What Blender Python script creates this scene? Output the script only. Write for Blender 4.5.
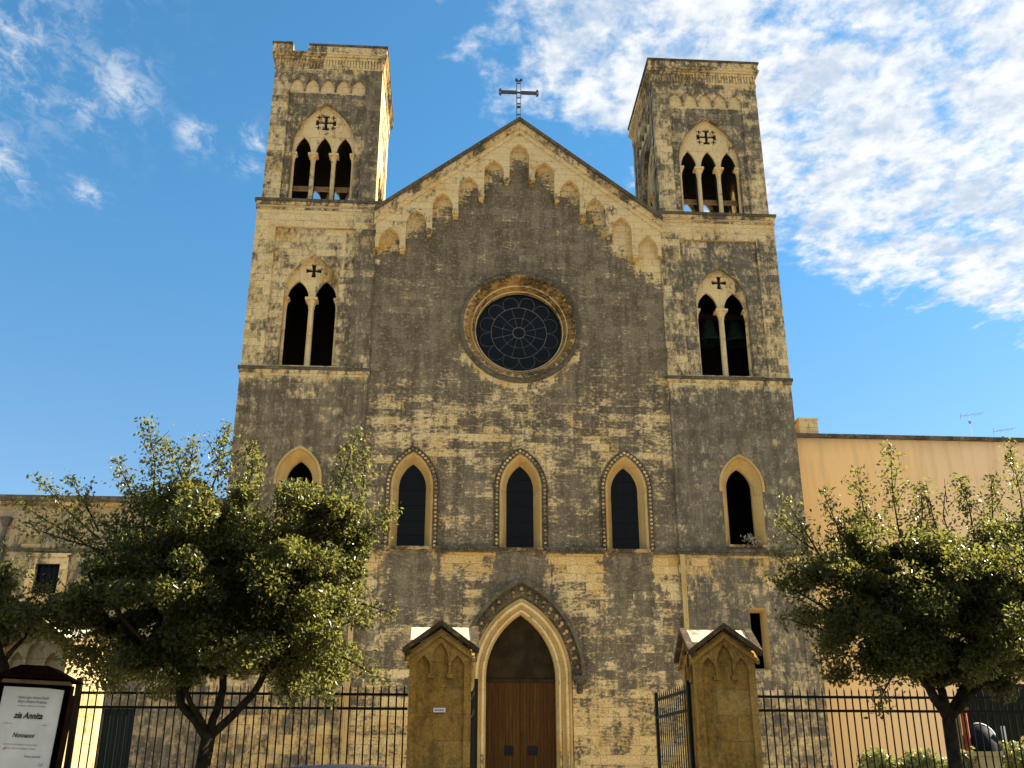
import bpy, bmesh, math, random
import numpy as np
from mathutils import Vector, Matrix
R = math.radians
S = bpy.context.scene
for o in list(bpy.data.objects): bpy.data.objects.remove(o)
COL = S.collection

# ------------------------------------------------------------------ camera
EYE = Vector((-2.547, -36.0, 1.6))
cam_d = bpy.data.cameras.new("camera"); cam = bpy.data.objects.new("camera", cam_d); COL.objects.link(cam)
cam_d.sensor_width = 36.0; cam_d.lens = 36.0 * 1037.0 / 1024.0
cam_d.clip_start = 0.1; cam_d.clip_end = 5000
cam.location = EYE
cam.rotation_euler = (R(90 + 21.9), 0, R(-3.6))
S.camera = cam
S.render.resolution_x = 1024; S.render.resolution_y = 768

# ------------------------------------------------------------------ light
SUN = Vector((0.80, 0.14, 0.585)).normalized()
sun_el = math.asin(SUN.z)
sun_d = bpy.data.lights.new("sun", 'SUN'); sun_d.energy = 5.0; sun_d.angle = R(0.5); sun_d.color = (1.0, 0.90, 0.74)
sun = bpy.data.objects.new("sun", sun_d); COL.objects.link(sun)
sun.rotation_euler = (-SUN).to_track_quat('-Z', 'Y').to_euler()
sun.location = (60, 10, 60)
S.view_settings.view_transform = 'Standard'; S.view_settings.look = 'None'
S.view_settings.exposure = 2.04; S.view_settings.gamma = 1.0
SKY_STRENGTH = 0.050


class NT:
    """small helper for writing node graphs as expressions"""
    def __init__(self, tree): self.t = tree
    def node(self, typ, **kw):
        n = self.t.nodes.new(typ)
        for k, v in kw.items(): setattr(n, k, v)
        return n
    def put(self, sock, v):
        if isinstance(v, bpy.types.NodeSocket): self.t.links.new(v, sock)
        elif isinstance(v, (tuple, list)) and len(v) == 3 and sock.type == 'RGBA': sock.default_value = (*v, 1)
        else: sock.default_value = v
    def m(self, op, a, b=0.0, c=0.0):
        n = self.node('ShaderNodeMath', operation=op)
        self.put(n.inputs[0], a); self.put(n.inputs[1], b); self.put(n.inputs[2], c)
        return n.outputs[0]
    def add(self, a, b): return self.m('ADD', a, b)
    def mul(self, a, b): return self.m('MULTIPLY', a, b)
    def sub(self, a, b): return self.m('SUBTRACT', a, b)
    def mad(self, a, b, c): return self.m('MULTIPLY_ADD', a, b, c)
    def sm(self, x, lo, hi, a=0.0, b=1.0):
        n = self.node('ShaderNodeMapRange', interpolation_type='SMOOTHSTEP')
        for i, v in enumerate((x, lo, hi, a, b)): self.put(n.inputs[i], v)
        return n.outputs[0]
    def vmul(self, v, s):
        n = self.node('ShaderNodeVectorMath', operation='MULTIPLY'); self.put(n.inputs[0], v); n.inputs[1].default_value = s
        return n.outputs[0]
    def vadd(self, v, w):
        n = self.node('ShaderNodeVectorMath', operation='ADD'); self.put(n.inputs[0], v); self.put(n.inputs[1], w)
        return n.outputs[0]
    def xyz(self, v):
        n = self.node('ShaderNodeSeparateXYZ'); self.put(n.inputs[0], v); return n.outputs
    def vec(self, x, y, z):
        n = self.node('ShaderNodeCombineXYZ')
        for i, q in enumerate((x, y, z)): self.put(n.inputs[i], q)
        return n.outputs[0]
    def noise(self, v, scale, detail=4.0, rough=0.55, dist=0.0):
        n = self.node('ShaderNodeTexNoise'); self.put(n.inputs['Vector'], v)
        n.inputs['Scale'].default_value = scale; n.inputs['Detail'].default_value = detail
        n.inputs['Roughness'].default_value = rough; n.inputs['Distortion'].default_value = dist
        return n.outputs['Fac']
    def mix(self, f, a, b, blend='MIX'):
        n = self.node('ShaderNodeMix', data_type='RGBA', blend_type=blend)
        self.put(n.inputs[0], f); self.put(n.inputs[6], a); self.put(n.inputs[7], b)
        return n.outputs[2]
    def curve(self, x, pts):
        n = self.node('ShaderNodeValToRGB'); self.put(n.inputs[0], x)
        e = n.color_ramp.elements
        while len(e) < len(pts): e.new(0.5)
        for k, (p, v) in zip(e, pts): k.position = p; k.color = (v, v, v, 1)
        return n.outputs[0]


# ------------------------------------------------------------------ sky with clouds
world = bpy.data.worlds.new("World"); S.world = world; world.use_nodes = True
wt = world.node_tree; wt.nodes.clear(); W = NT(wt)
sky = W.node('ShaderNodeTexSky', sky_type='NISHITA'); sky.sun_disc = False
sky.sun_elevation = sun_el; sky.sun_rotation = math.atan2(SUN.x, SUN.y)
sky.altitude = 50; sky.air_density = 1.0; sky.dust_density = 0.25; sky.ozone_density = 3.0
gen = W.node('ShaderNodeTexCoord').outputs['Generated']
dx, dy, dz = W.xyz(gen)
zc = W.m('MAXIMUM', dz, 0.06)
cu = W.m('DIVIDE', dx, zc); cv = W.m('DIVIDE', dy, zc)
cp = W.vec(cu, cv, 0.0)
n_big = W.noise(cp, 2.6, 5, 0.6)
n_cell = W.noise(W.vmul(cp, (1.0, 0.85, 1)), 24.0, 6, 0.62, 0.15)
n_cell2 = W.noise(W.vadd(W.vmul(cp, (1.0, 0.8, 1)), (3.1, 7.7, 0)), 7.5, 6, 0.6, 0.1)
edge = W.mul(W.sub(n_big, 0.5), 0.75)
lim = W.add(W.mad(cu, 0.60, 1.60), edge)                       # cloud deck ends on a slanting line
deck = W.sm(W.sub(lim, cv), -0.08, 0.50)
left = W.sm(W.add(W.sub(cu, W.mad(W.sub(cv, 1.1), 0.35, -0.20)), W.mul(edge, 0.5)), -0.10, 0.42)
deck = W.mul(deck, left)
def blob(u, v, ru, rv):
    a = W.m('POWER', W.mul(W.sub(cu, u), 1 / ru), 2.0); b = W.m('POWER', W.mul(W.sub(cv, v), 1 / rv), 2.0)
    return W.m('EXPONENT', W.mul(W.add(a, b), -1.0))
wisp = blob(-0.72, 1.12, 0.17, 0.26)
for q in [(-0.51, 1.32, .05, .09), (-0.42, 1.44, .035, .055), (-0.335, 1.46, .025, .05), (-0.655, 1.62, .03, .05), (-0.575, 1.38, .035, .05), (-0.45, 1.09, .05, .04), (-0.76, 1.50, .045, .12), (-0.36, 1.52, .035, .03)]:
    wisp = W.m('MAXIMUM', wisp, W.mul(blob(*q), 0.85))
streak = W.add(W.mul(W.noise(W.vmul(cp, (1.0, 0.6, 1)), 12.0, 5, 0.6, 0.2), .42), W.mul(W.noise(W.vmul(cp, (1.0, 0.62, 1)), 34.0, 6, 0.68, 0.6), .58))
wisp = W.mul(W.m('POWER', wisp, 0.8), W.sm(W.add(streak, W.mul(wisp, .10)), 0.47, 0.70))
tex = W.add(W.mul(n_cell, 0.34), W.mul(n_cell2, 0.66))
dens = W.sm(W.add(tex, W.mad(deck, 0.375, -0.36)), 0.33, 0.55)
dens = W.mul(dens, W.sm(deck, 0.0, 0.45))
dens = W.m('MAXIMUM', W.mul(dens, 0.95), W.mul(wisp, 0.80))
core = W.sm(W.add(W.mul(W.noise(W.vadd(cp, (0.06, -0.03, 0)), 7.0, 6, 0.6), 0.6), W.mul(n_cell, 0.4)), 0.38, 0.60)
cloud_col = W.mix(core, (3.0, 3.5, 4.15), (5.1, 5.15, 5.15))
skyc = W.mix(1.0, sky.outputs[0], W.mix(W.sm(dz, .18, .58), (0.80, .93, .93), (0.54, 1.04, 1.12)), 'MULTIPLY')
final = W.mix(dens, skyc, cloud_col)
bg = W.node('ShaderNodeBackground'); W.put(bg.inputs[0], final); bg.inputs[1].default_value = SKY_STRENGTH
wo = W.node('ShaderNodeOutputWorld'); wt.links.new(bg.outputs[0], wo.inputs[0])


# ------------------------------------------------------------------ materials
def new_mat(name):
    m = bpy.data.materials.new(name); m.use_nodes = True
    t = m.node_tree; b = t.nodes['Principled BSDF']
    return m, NT(t), b

def simple(name, col, rough=0.7, var=0.25, scale=6.0, bump=0.0, spec=0.3, metal=0.0):
    m, n, b = new_mat(name)
    p = n.node('ShaderNodeNewGeometry').outputs['Position']
    f = n.noise(p, scale, 6, 0.6)
    c = n.mix(n.sm(f, 0.3, 0.7), tuple(x * (1 - var) for x in col), tuple(min(1, x * (1 + var)) for x in col))
    n.put(b.inputs['Base Color'], c)
    b.inputs['Roughness'].default_value = rough; b.inputs['Specular IOR Level'].default_value = spec
    b.inputs['Metallic'].default_value = metal
    if bump:
        bm_ = n.node('ShaderNodeBump'); bm_.inputs['Strength'].default_value = bump; bm_.inputs['Distance'].default_value = 0.02
        n.put(bm_.inputs['Height'], n.noise(p, scale * 3, 8, 0.65)); n.put(b.inputs['Normal'], bm_.outputs[0])
    return m

def stone(name, ramp, cream=(0.56, 0.435, 0.225), gold=(0.46, 0.285, 0.08), grime=(0.086, 0.070, 0.046), grime2=(0.190, 0.157, 0.102),
          bias=0.0, hpw=0.42, spk=(5.0, 11.0), grey_x=None, gable=False, rose=False, sunlit_x=None, grain_amt=1.0, gold_amt=0.35, gold_z=None, gold_low=0.0, contrast=0.115, course=0.30):
    """weathered limestone ashlar: pale blocks under patches and streaks of dark grime"""
    m, n, b = new_mat(name)
    p = n.node('ShaderNodeNewGeometry').outputs['Position']
    x, y, z = n.xyz(p)
    s = n.add(x, y)
    uv = n.vec(s, z, 0.0)
    br = n.node('ShaderNodeTexBrick'); n.put(br.inputs['Vector'], uv)
    br.inputs['Color1'].default_value = (0, 0, 0, 1); br.inputs['Color2'].default_value = (1, 1, 1, 1); br.inputs['Mortar'].default_value = (.5, .5, .5, 1)
    br.inputs['Scale'].default_value = 1.0; br.inputs['Mortar Size'].default_value = 0.009; br.inputs['Mortar Smooth'].default_value = 0.3
    br.inputs['Brick Width'].default_value = 0.66; br.inputs['Row Height'].default_value = course
    block = br.outputs['Color']; mortar = br.outputs['Fac']
    big = n.noise(n.vmul(p, (1, 1, 0.75)), 0.42, 7, 0.62, 0.3)
    mid = n.noise(p, 1.9, 7, 0.68)
    fine = n.noise(p, 9.0, 6, 0.7)
    grain = n.noise(p, 34.0, 3, 0.6)
    hp = n.noise(n.vec(n.mul(s, 0.75), n.mul(y, 0.3), n.mul(z, 3.1)), 1.0, 6, 0.62, 0.4)
    stk = n.noise(n.vec(n.mul(s, 3.4), n.mul(y, 0.5), n.mul(z, 0.22)), 1.0, 6, 0.65)
    bi = n.curve(n.mul(z, 1 / 32.0), [(k / 32.0, v) for k, v in ramp])
    speck = n.noise(n.vec(n.mul(s, spk[0]), n.mul(y, spk[0]), n.mul(z, spk[1])), 1.0, 5, 0.7)
    raw = n.mul(big, 0.62)
    raw = n.add(raw, n.mul(hp, hpw)); raw = n.add(raw, n.mul(mid, 0.55)); raw = n.add(raw, n.mul(fine, 0.55))
    raw = n.add(raw, n.mul(stk, 0.38)); raw = n.add(raw, n.mul(speck, 0.85)); raw = n.add(raw, n.mul(block, 0.20)); raw = n.mad(mortar, 0.05, raw)
    # raw averages about 1.62
    q = n.add(n.sub(raw, .5 * (.62 + hpw + .55 + .55 + .38 + .85 + .20) + .02), n.mad(n.sub(bi, 0.5), 1.3, bias))
    if grey_x is not None:
        q = n.sub(q, n.mul(n.sm(n.mad(n.sub(mid, .5), 1.6, x), grey_x, grey_x + 1.1), n.sm(z, 16.4, 16.8, 0.0, .26)))
    if sunlit_x is not None:  # less grime on the upper right face, painted in to read sunlit
        q = n.add(q, n.mul(n.sm(x, sunlit_x - .04, sunlit_x - .005, 0, .8), n.sm(z, 23.6, 23.8)))
    if gable:
        d = n.sub(n.sub(28.0, n.mul(n.m('ABSOLUTE', x), 0.79)), z)
        dd = n.add(d, n.mad(n.sub(stk, 0.5), 2.4, n.mul(n.sub(mid, 0.5), 3.2)))
        dd = n.sub(dd, n.sm(x, 1.0, 5.0, -0.15, 0.75))
        q = n.add(q, n.sm(dd, 3.05, 1.75, 0.0, 0.46))
        for wx_ in (-3.87, .03, 3.86):
            e = n.add(n.m('ABSOLUTE', n.sub(x, wx_)), n.mad(n.sub(stk, .5), 1.8, n.mul(n.sub(mid, .5), 2.2)))
            st_ = n.mul(n.sm(e, 1.25, .55), n.mul(n.sm(z, 9.78, 9.70), n.sm(n.mad(n.sub(stk, .5), 5.0, z), 7.0, 9.0)))
            q = n.sub(q, n.mul(st_, .40))
    if rose:
        rr = n.m('SQRT', n.add(n.m('POWER', x, 2.0), n.m('POWER', n.sub(z, 18.48), 2.0)))
        rr = n.add(rr, n.mad(n.sub(stk, .5), 1.6, n.mul(n.sub(mid, .5), 2.2)))
        under = n.mul(n.sm(rr, 2.72, 2.30), n.sm(n.mad(n.m('ABSOLUTE', x), -.55, z), 16.6, 15.9))
        q = n.add(q, n.mul(under, 0.5))
    c = n.sm(q, -contrast, contrast)
    gcol = n.mix(n.sm(n.add(n.mul(stk, .5), n.mul(mid, .5)), 0.36, 0.66), grime, grime2)
    gcol = n.mix(n.mul(n.sm(block, .35, 1.0), .65), gcol, tuple(k * 1.12 for k in grime2))
    gcol = n.mix(n.mul(n.sm(n.noise(n.vec(n.mul(s, 1.9), n.mul(y, 1.), n.mul(z, .35)), 1.0, 6, .7), .44, .62), .6), gcol, tuple(k * .75 for k in grime))
    gcol = n.mix(n.mul(n.sm(n.add(n.mul(fine, .5), n.mul(speck, .5)), 0.50, 0.62), 0.75), gcol, tuple(min(1, k * 1.6) for k in grime2))
    gn = n.noise(p, 0.8, 5, 0.6)
    gm = n.sm(gn, 0.62 - gold_amt * 0.5, 0.85 - gold_amt * 0.5)
    if gold_z is not None:
        zz = n.add(z, n.mul(n.sub(stk, .5), 3.6))
        band = n.mul(n.sm(zz, gold_z - 1.3, gold_z - 0.3), n.sm(z, gold_z + .05, gold_z))
        gm = n.m('MAXIMUM', gm, n.mul(band, 0.9))
    if gold_low:
        gm = n.m('MAXIMUM', gm, n.mul(n.sm(n.mad(n.sub(big, .5), 3.0, z), 6.2, 4.2), gold_low))
    ccol = n.mix(gm, cream, gold)
    ccol = n.mix(n.sm(mid, 0.55, 0.75), ccol, tuple(k * 0.74 for k in cream))
    ccol = n.mix(n.mul(block, 0.28), ccol, tuple(min(1, k * 1.25) for k in cream))
    ccol = n.mix(n.mul(n.sm(fine, .56, .72), 0.30), ccol, grime2)
    col = n.mix(c, gcol, ccol)
    col = n.mix(n.mul(mortar, n.sm(mid, .42, .6, .15, .6)), col, n.mix(c, tuple(k * 1.25 for k in grime2), (0.15, 0.115, 0.06)))
    g2 = n.add(n.mul(grain, .5), n.mul(n.noise(p, 17.0, 3, .6), .5))
    col = n.mix(1.0, col, n.mix(n.sm(g2, .38, .62), (1 - .30 * grain_amt,) * 3, (1 + .27 * grain_amt,) * 3), 'MULTIPLY')
    n.put(b.inputs['Base Color'], col)
    b.inputs['Roughness'].default_value = 0.92; b.inputs['Specular IOR Level'].default_value = 0.12
    h = n.add(n.mul(fine, 0.55), n.mul(grain, 0.25)); h = n.mad(mid, 0.6, h); h = n.mad(mortar, -0.5, h); h = n.mad(c, 0.25, h)
    bm_ = n.node('ShaderNodeBump'); bm_.inputs['Strength'].default_value = 0.75; bm_.inputs['Distance'].default_value = 0.035
    n.put(bm_.inputs['Height'], h); n.put(b.inputs['Normal'], bm_.outputs[0])
    return m

M = {}
NAVE_RAMP = [(0, .60), (4.5, .56), (6.2, .44), (8.2, .46), (9.2, .60), (9.7, .66), (9.85, .38), (11.5, .42), (14, .51), (15.6, .44), (17.5, .33), (21, .33), (23, .33), (25, .24), (28, .40)]
M['nave'] = stone('weathered_nave_stone', NAVE_RAMP, gable=True, rose=True, gold_z=9.75, gold_low=.55)
M['frieze'] = stone('pale_frieze_stone', [(0, .66), (21, .66), (24, .66), (26, .68), (32, .68)], gold_amt=0.22, grain_amt=0.4, spk=(6.5, 3.2))
TL_RAMP = [(0, .56), (5, .50), (8, .40), (9.7, .6), (9.9, .37), (14.5, .34), (15.8, .38), (16.3, .66), (16.7, .62), (21, .58), (23.4, .74), (24, .58), (27, .50), (29, .47), (30.1, .48), (30.4, .68), (32, .70)]
TR_RAMP = [(0, .5), (5, .44), (8, .34), (9.7, .54), (9.9, .33), (14.5, .32), (15.8, .35), (16.3, .62), (16.7, .50), (21, .46), (22.5, .50), (23.1, .74), (23.6, .68), (24.2, .55), (27, .48), (29, .45), (30.1, .46), (30.4, .66), (32, .68)]
G2 = dict(grime=(.088, .076, .054), grime2=(.175, .150, .105))
M['tower_l'] = stone('weathered_left_tower_stone', TL_RAMP, gold_z=9.75, sunlit_x=-5.74, gold_low=.9, gold_amt=.30, hpw=.06, contrast=.17, grain_amt=0.6, spk=(6.5, 3.2), grey_x=-7.3)
M['tower_r'] = stone('weathered_right_tower_stone', TR_RAMP, gold_z=9.75, gold_low=.4, gold_amt=.22, **G2, hpw=.06, contrast=.17, grain_amt=0.7, spk=(6.5, 3.2))
M['panel_l'] = stone('weathered_left_panel_stone', [(0, .4), (16.6, .48), (20, .54), (22.6, .58), (24, .44), (28.5, .38), (29.0, .38), (29.1, .86), (32, .86)], gold_amt=.25, hpw=.06, contrast=.17, grain_amt=0.6, spk=(6.5, 3.2))
M['panel_r'] = stone('weathered_right_panel_stone', [(0, .4), (16.6, .46), (20, .43), (22.6, .41), (24, .46), (28.5, .38), (29.0, .38), (29.1, .86), (32, .86)], gold_amt=.2, **G2, hpw=.06, contrast=.17, grain_amt=0.7, spk=(6.5, 3.2))
M['trim'] = stone('carved_cream_trim', [(0, .62), (32, .64)], gold_amt=.30, course=3.0, grain_amt=0.35, spk=(6.5, 3.2))
M['gold'] = stone('gold_limestone', [(0, .74), (32, .74)], cream=(.43, .31, .13), gold=(.37, .235, .075), gold_amt=.45, course=3.0, grain_amt=0.35, spk=(6.5, 3.2))
M['dark'] = stone('blackened_cornice_stone', [(0, .22), (32, .22)], grime=(.05, .043, .03), grime2=(.12, .10, .066), course=3.0, grain_amt=0.6)
M['carve'] = stone('dark_carved_stone', [(0, .48), (32, .48)], cream=(.34, .26, .13), grime=(.05, .038, .022), grime2=(.12, .09, .05), course=3.0, grain_amt=0.5)
M['brown_gold'] = stone('dark_brown_gold_stone', [(0, .56), (32, .56)], cream=(.30, .19, .07), gold=(.26, .15, .04), grime=(.06, .04, .018), grime2=(.13, .085, .036), gold_amt=.5, course=3.0, grain_amt=0.4)  # browner, darker gold for the rose splays
M['cornice'] = stone('stained_cornice_stone', [(0, .50), (32, .54)], gold_amt=.35, course=3.0, grain_amt=0.5, spk=(6.5, 3.2))
M['pier'] = stone('ochre_gate_pier_stone', [(0, .50), (1.8, .50), (2.6, .58), (3.2, .62), (4.5, .54), (32, .6)], cream=(.40, .265, .088), gold=(.35, .19, .035), grime=(.13, .082, .024), grime2=(.24, .15, .05), gold_amt=.6, course=.42, hpw=.15, contrast=.24, grain_amt=.7, spk=(6.5, 3.2))
M['pier_dark'] = stone('dark_ochre_coping_stone', [(0, .40), (32, .40)], cream=(.26, .18, .07), gold=(.22, .13, .035), grime=(.05, .036, .018), grime2=(.11, .08, .04), course=3.0, grain_amt=.5)
M['pier_sunlit'] = stone('sunlit_ochre_gate_pier_stone', [(0, .70), (32, .70)], cream=(.38, .30, .16), gold=(.30, .21, .085), grime=(.07, .05, .02), grime2=(.15, .105, .044), gold_amt=.4, course=.42, hpw=.2, contrast=.2, grain_amt=0.45, spk=(6.5, 3.2))  # paler copy of the pier stone, sunlit tone put into the colour
M['pier_roof'] = stone('pale_pier_roof_stone', [(0, .68), (32, .68)], cream=(.50, .44, .31), gold=(.4, .29, .15), gold_amt=.1, course=3.0, grain_amt=0.4)  # pale stone tone for the pier roofs
M['wing'] = stone('grey_ochre_wing_render', [(0, .5), (5, .46), (9, .46), (10.3, .58), (11.2, .60), (11.5, .2), (32, .2)], cream=(.34, .275, .165), gold=(.32, .22, .095), gold_amt=.3, gold_low=.8, grain_amt=0.6, spk=(6.5, 3.2))

def plaster():
    m, n, b = new_mat('peach_ochre_plaster')
    p = n.node('ShaderNodeNewGeometry').outputs['Position']; x, y, z = n.xyz(p)
    f = n.noise(p, 0.35, 6, 0.6); g = n.noise(n.vec(n.mul(x, 2.2), y, n.mul(z, .2)), 1.0, 5, .6)
    c = n.mix(n.sm(f, .32, .68), n.mix(n.sm(x, 11, 19), (.74, .47, .20), (.68, .49, .28)), n.mix(n.sm(x, 11, 19), (.71, .47, .215), (.64, .48, .29)))
    c = n.mix(n.mul(n.sm(n.add(g, n.mul(n.sub(z, 10.0), .02)), .52, .74), .45), c, (.44, .30, .155))
    c = n.mix(n.mul(n.sm(n.noise(p, 2.4, 7, .7), .55, .72), .22), c, (.62, .48, .30))
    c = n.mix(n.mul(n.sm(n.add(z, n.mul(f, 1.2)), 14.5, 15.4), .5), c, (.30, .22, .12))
    n.put(b.inputs['Base Color'], c); b.inputs['Roughness'].default_value = .9; b.inputs['Specular IOR Level'].default_value = .15
    bm_ = n.node('ShaderNodeBump'); bm_.inputs['Strength'].default_value = .25; bm_.inputs['Distance'].default_value = .01
    n.put(bm_.inputs['Height'], n.noise(p, 14, 6, .6)); n.put(b.inputs['Normal'], bm_.outputs[0])
    return m
M['plaster'] = plaster()

def planks():
    m, n, b = new_mat('brown_plank_wood')
    p = n.node('ShaderNodeNewGeometry').outputs['Position']; x, y, z = n.xyz(p)
    fx = n.m('FRACT', n.mul(x, 1 / 0.118)); k = n.m('FLOOR', n.mul(x, 1 / 0.118))
    wn = n.node('ShaderNodeTexWhiteNoise', noise_dimensions='1D'); n.put(wn.inputs['W'], k)
    g = n.noise(n.vec(n.mul(x, 30), n.mul(k, 3.3), n.mul(z, 1.3)), 1.0, 6, .65)
    c = n.mix(n.sm(g, .3, .72), (.034, .016, .004), (.092, .043, .010))
    c = n.mix(n.mul(wn.outputs[0], .5), c, (.045, .018, .007))
    groove = n.sm(n.m('ABSOLUTE', n.sub(fx, .5)), .43, .49)
    c = n.mix(n.mul(groove, .85), c, (.008, .004, .002))
    n.put(b.inputs['Base Color'], c); b.inputs['Roughness'].default_value = .75; b.inputs['Specular IOR Level'].default_value = .08
    bm_ = n.node('ShaderNodeBump'); bm_.inputs['Strength'].default_value = .6; bm_.inputs['Distance'].default_value = .01
    n.put(bm_.inputs['Height'], n.mad(groove, -1.0, n.mul(g, .3))); n.put(b.inputs['Normal'], bm_.outputs[0])
    return m
M['planks'] = planks()
M['tymp'] = simple('dark_tympanum_wood', (.022, .016, .007), .85, .35, 3, .3, .1)
M['iron'] = simple('black_painted_iron', (.004, .004, .004), .6, .3, 20, .1, .15)
M['green_iron'] = simple('dark_green_painted_iron', (.003, .009, .007), .65, .3, 12, .1, .2)
M['cross'] = simple('dark_wrought_iron', (.03, .032, .04), .5, .3, 12, 0, .5)
M['lead'] = simple('grey_lead_cames', (.10, .10, .09), .7, .35, 5)
M['bronze'] = simple('green_bronze', (.016, .036, .028), .6, .35, 5, .2, .3, .2)
M['wood'] = simple('weathered_timber', (.20, .13, .06), .8, .3, 8, .3)
M['bark'] = simple('grey_brown_bark', (.024, .018, .011), .9, .5, 9, .8, .05)
M['brown'] = simple('dark_brown_board_wood', (.002, .001, .0008), .8, .3, 9, .2, .0)
M['paper'] = simple('grey_white_paper', (.60, .55, .45), .8, .08, 4, .05)
M['ink'] = simple('black_ink', (.02, .02, .022), .8, .1)
M['ink2'] = simple('grey_ink', (.14, .135, .13), .8, .1)
M['red'] = simple('red_ink', (.5, .03, .03), .8, .1)
M['white'] = simple('white_enamel', (.72, .72, .68), .5, .08)
M['rust'] = simple('red_oxide_paint', (.30, .060, .022), .6, .4, 7, .3)
M['old_wood'] = simple('dark_aged_timber', (.03, .02, .012), .9, .3, 8, .3, .1)
M['tarp'] = simple('dark_green_sheeting', (.008, .010, .006), .8, .3, 3, .3, .1)
M['teal'] = simple('dark_teal_plastic', (.002, .006, .008), .65, .3, 3, 0, .1)
M['pale'] = simple('pale_sawn_stone', (.55, .43, .20), .9, .2, 6, .3)
M['zinc'] = simple('dull_zinc', (.07, .066, .058), .6, .4, 6, .2, .5, .3)
M['galv'] = simple('light_galvanised_metal', (.30, .31, .33), .5, .2, 6, 0, .4, .3)
M['asphalt'] = simple('asphalt', (.05, .05, .05), .9, .2, 14, .4)
M['footway'] = simple('worn_asphalt_footway', (.085, .08, .072), .9, .2, 8, .3)
M['paving'] = simple('pale_limestone_paving', (.50, .43, .31), .85, .2, 1.5, .2)
M['earth'] = simple('dry_earth', (.22, .17, .11), .95, .3, .6, .2)
M['carpaint'] = simple('dark_blue_car_paint', (.008, .014, .045), .22, .1, 3, 0, .6)
M['rubber'] = simple('black_rubber', (.015, .015, .015), .8, .1)
M['alloy'] = simple('silver_alloy', (.5, .5, .5), .35, .1, 3, 0, .5, .8)
M['lampred'] = simple('red_lamp_plastic', (.4, .01, .01), .25, .1, 3, 0, .6)
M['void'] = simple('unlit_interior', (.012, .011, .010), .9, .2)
M['line'] = simple('white_road_paint', (.75, .75, .72), .7, .08)

def glass(name, col, rough=.12):
    m, n, b = new_mat(name)
    p = n.node('ShaderNodeNewGeometry').outputs['Position']
    f = n.noise(p, 2.6, 5, .6)
    n.put(b.inputs['Base Color'], n.mix(f, tuple(k * .5 for k in col), tuple(k * 1.6 for k in col)))
    b.inputs['Roughness'].default_value = rough; b.inputs['Specular IOR Level'].default_value = .10
    bm_ = n.node('ShaderNodeBump'); bm_.inputs['Strength'].default_value = .25; bm_.inputs['Distance'].default_value = .02
    n.put(bm_.inputs['Height'], n.noise(p, 3.0, 3, .5)); n.put(b.inputs['Normal'], bm_.outputs[0])
    return m
M['glass'] = glass('dark_leaded_glass', (.003, .0045, .005), .3)
M['rose_glass'] = glass('navy_stained_glass', (.0025, .006, .010), .35)
M['carglass'] = glass('dark_car_glass', (.01, .012, .014), .05)

def leaf_mat(name, a, b_, trans=.34, tr_col=(.42, .405, .08)):
    m, n, b = new_mat(name)
    g = n.node('ShaderNodeNewGeometry')
    r = g.outputs['Random Per Island']
    c = n.mix(r, a, b_)
    pn = n.noise(g.outputs['Position'], 1.1, 3, .5)
    c = n.mix(n.mul(n.sm(pn, .45, .7), .5), c, tuple(k * 1.25 for k in b_))
    n.put(b.inputs['Base Color'], c); b.inputs['Roughness'].default_value = .30; b.inputs['Specular IOR Level'].default_value = .24
    tr = n.node('ShaderNodeBsdfTranslucent'); n.put(tr.inputs[0], n.mix(.75, c, tr_col))
    mx = n.node('ShaderNodeMixShader'); mx.inputs[0].default_value = trans
    out = m.node_tree.nodes['Material Output']
    m.node_tree.links.new(b.outputs[0], mx.inputs[1]); m.node_tree.links.new(tr.outputs[0], mx.inputs[2]); m.node_tree.links.new(mx.outputs[0], out.inputs[0])
    return m
M['leaf'] = leaf_mat('holm_oak_leaf', (.002, .004, .001), (.018, .023, .005))
M['leaf2'] = leaf_mat('hedge_leaf', (.08, .10, .025), (.42, .40, .17), .2)
M['petal'] = leaf_mat('pale_dry_leaf', (.3, .29, .24), (.5, .48, .42))


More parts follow.
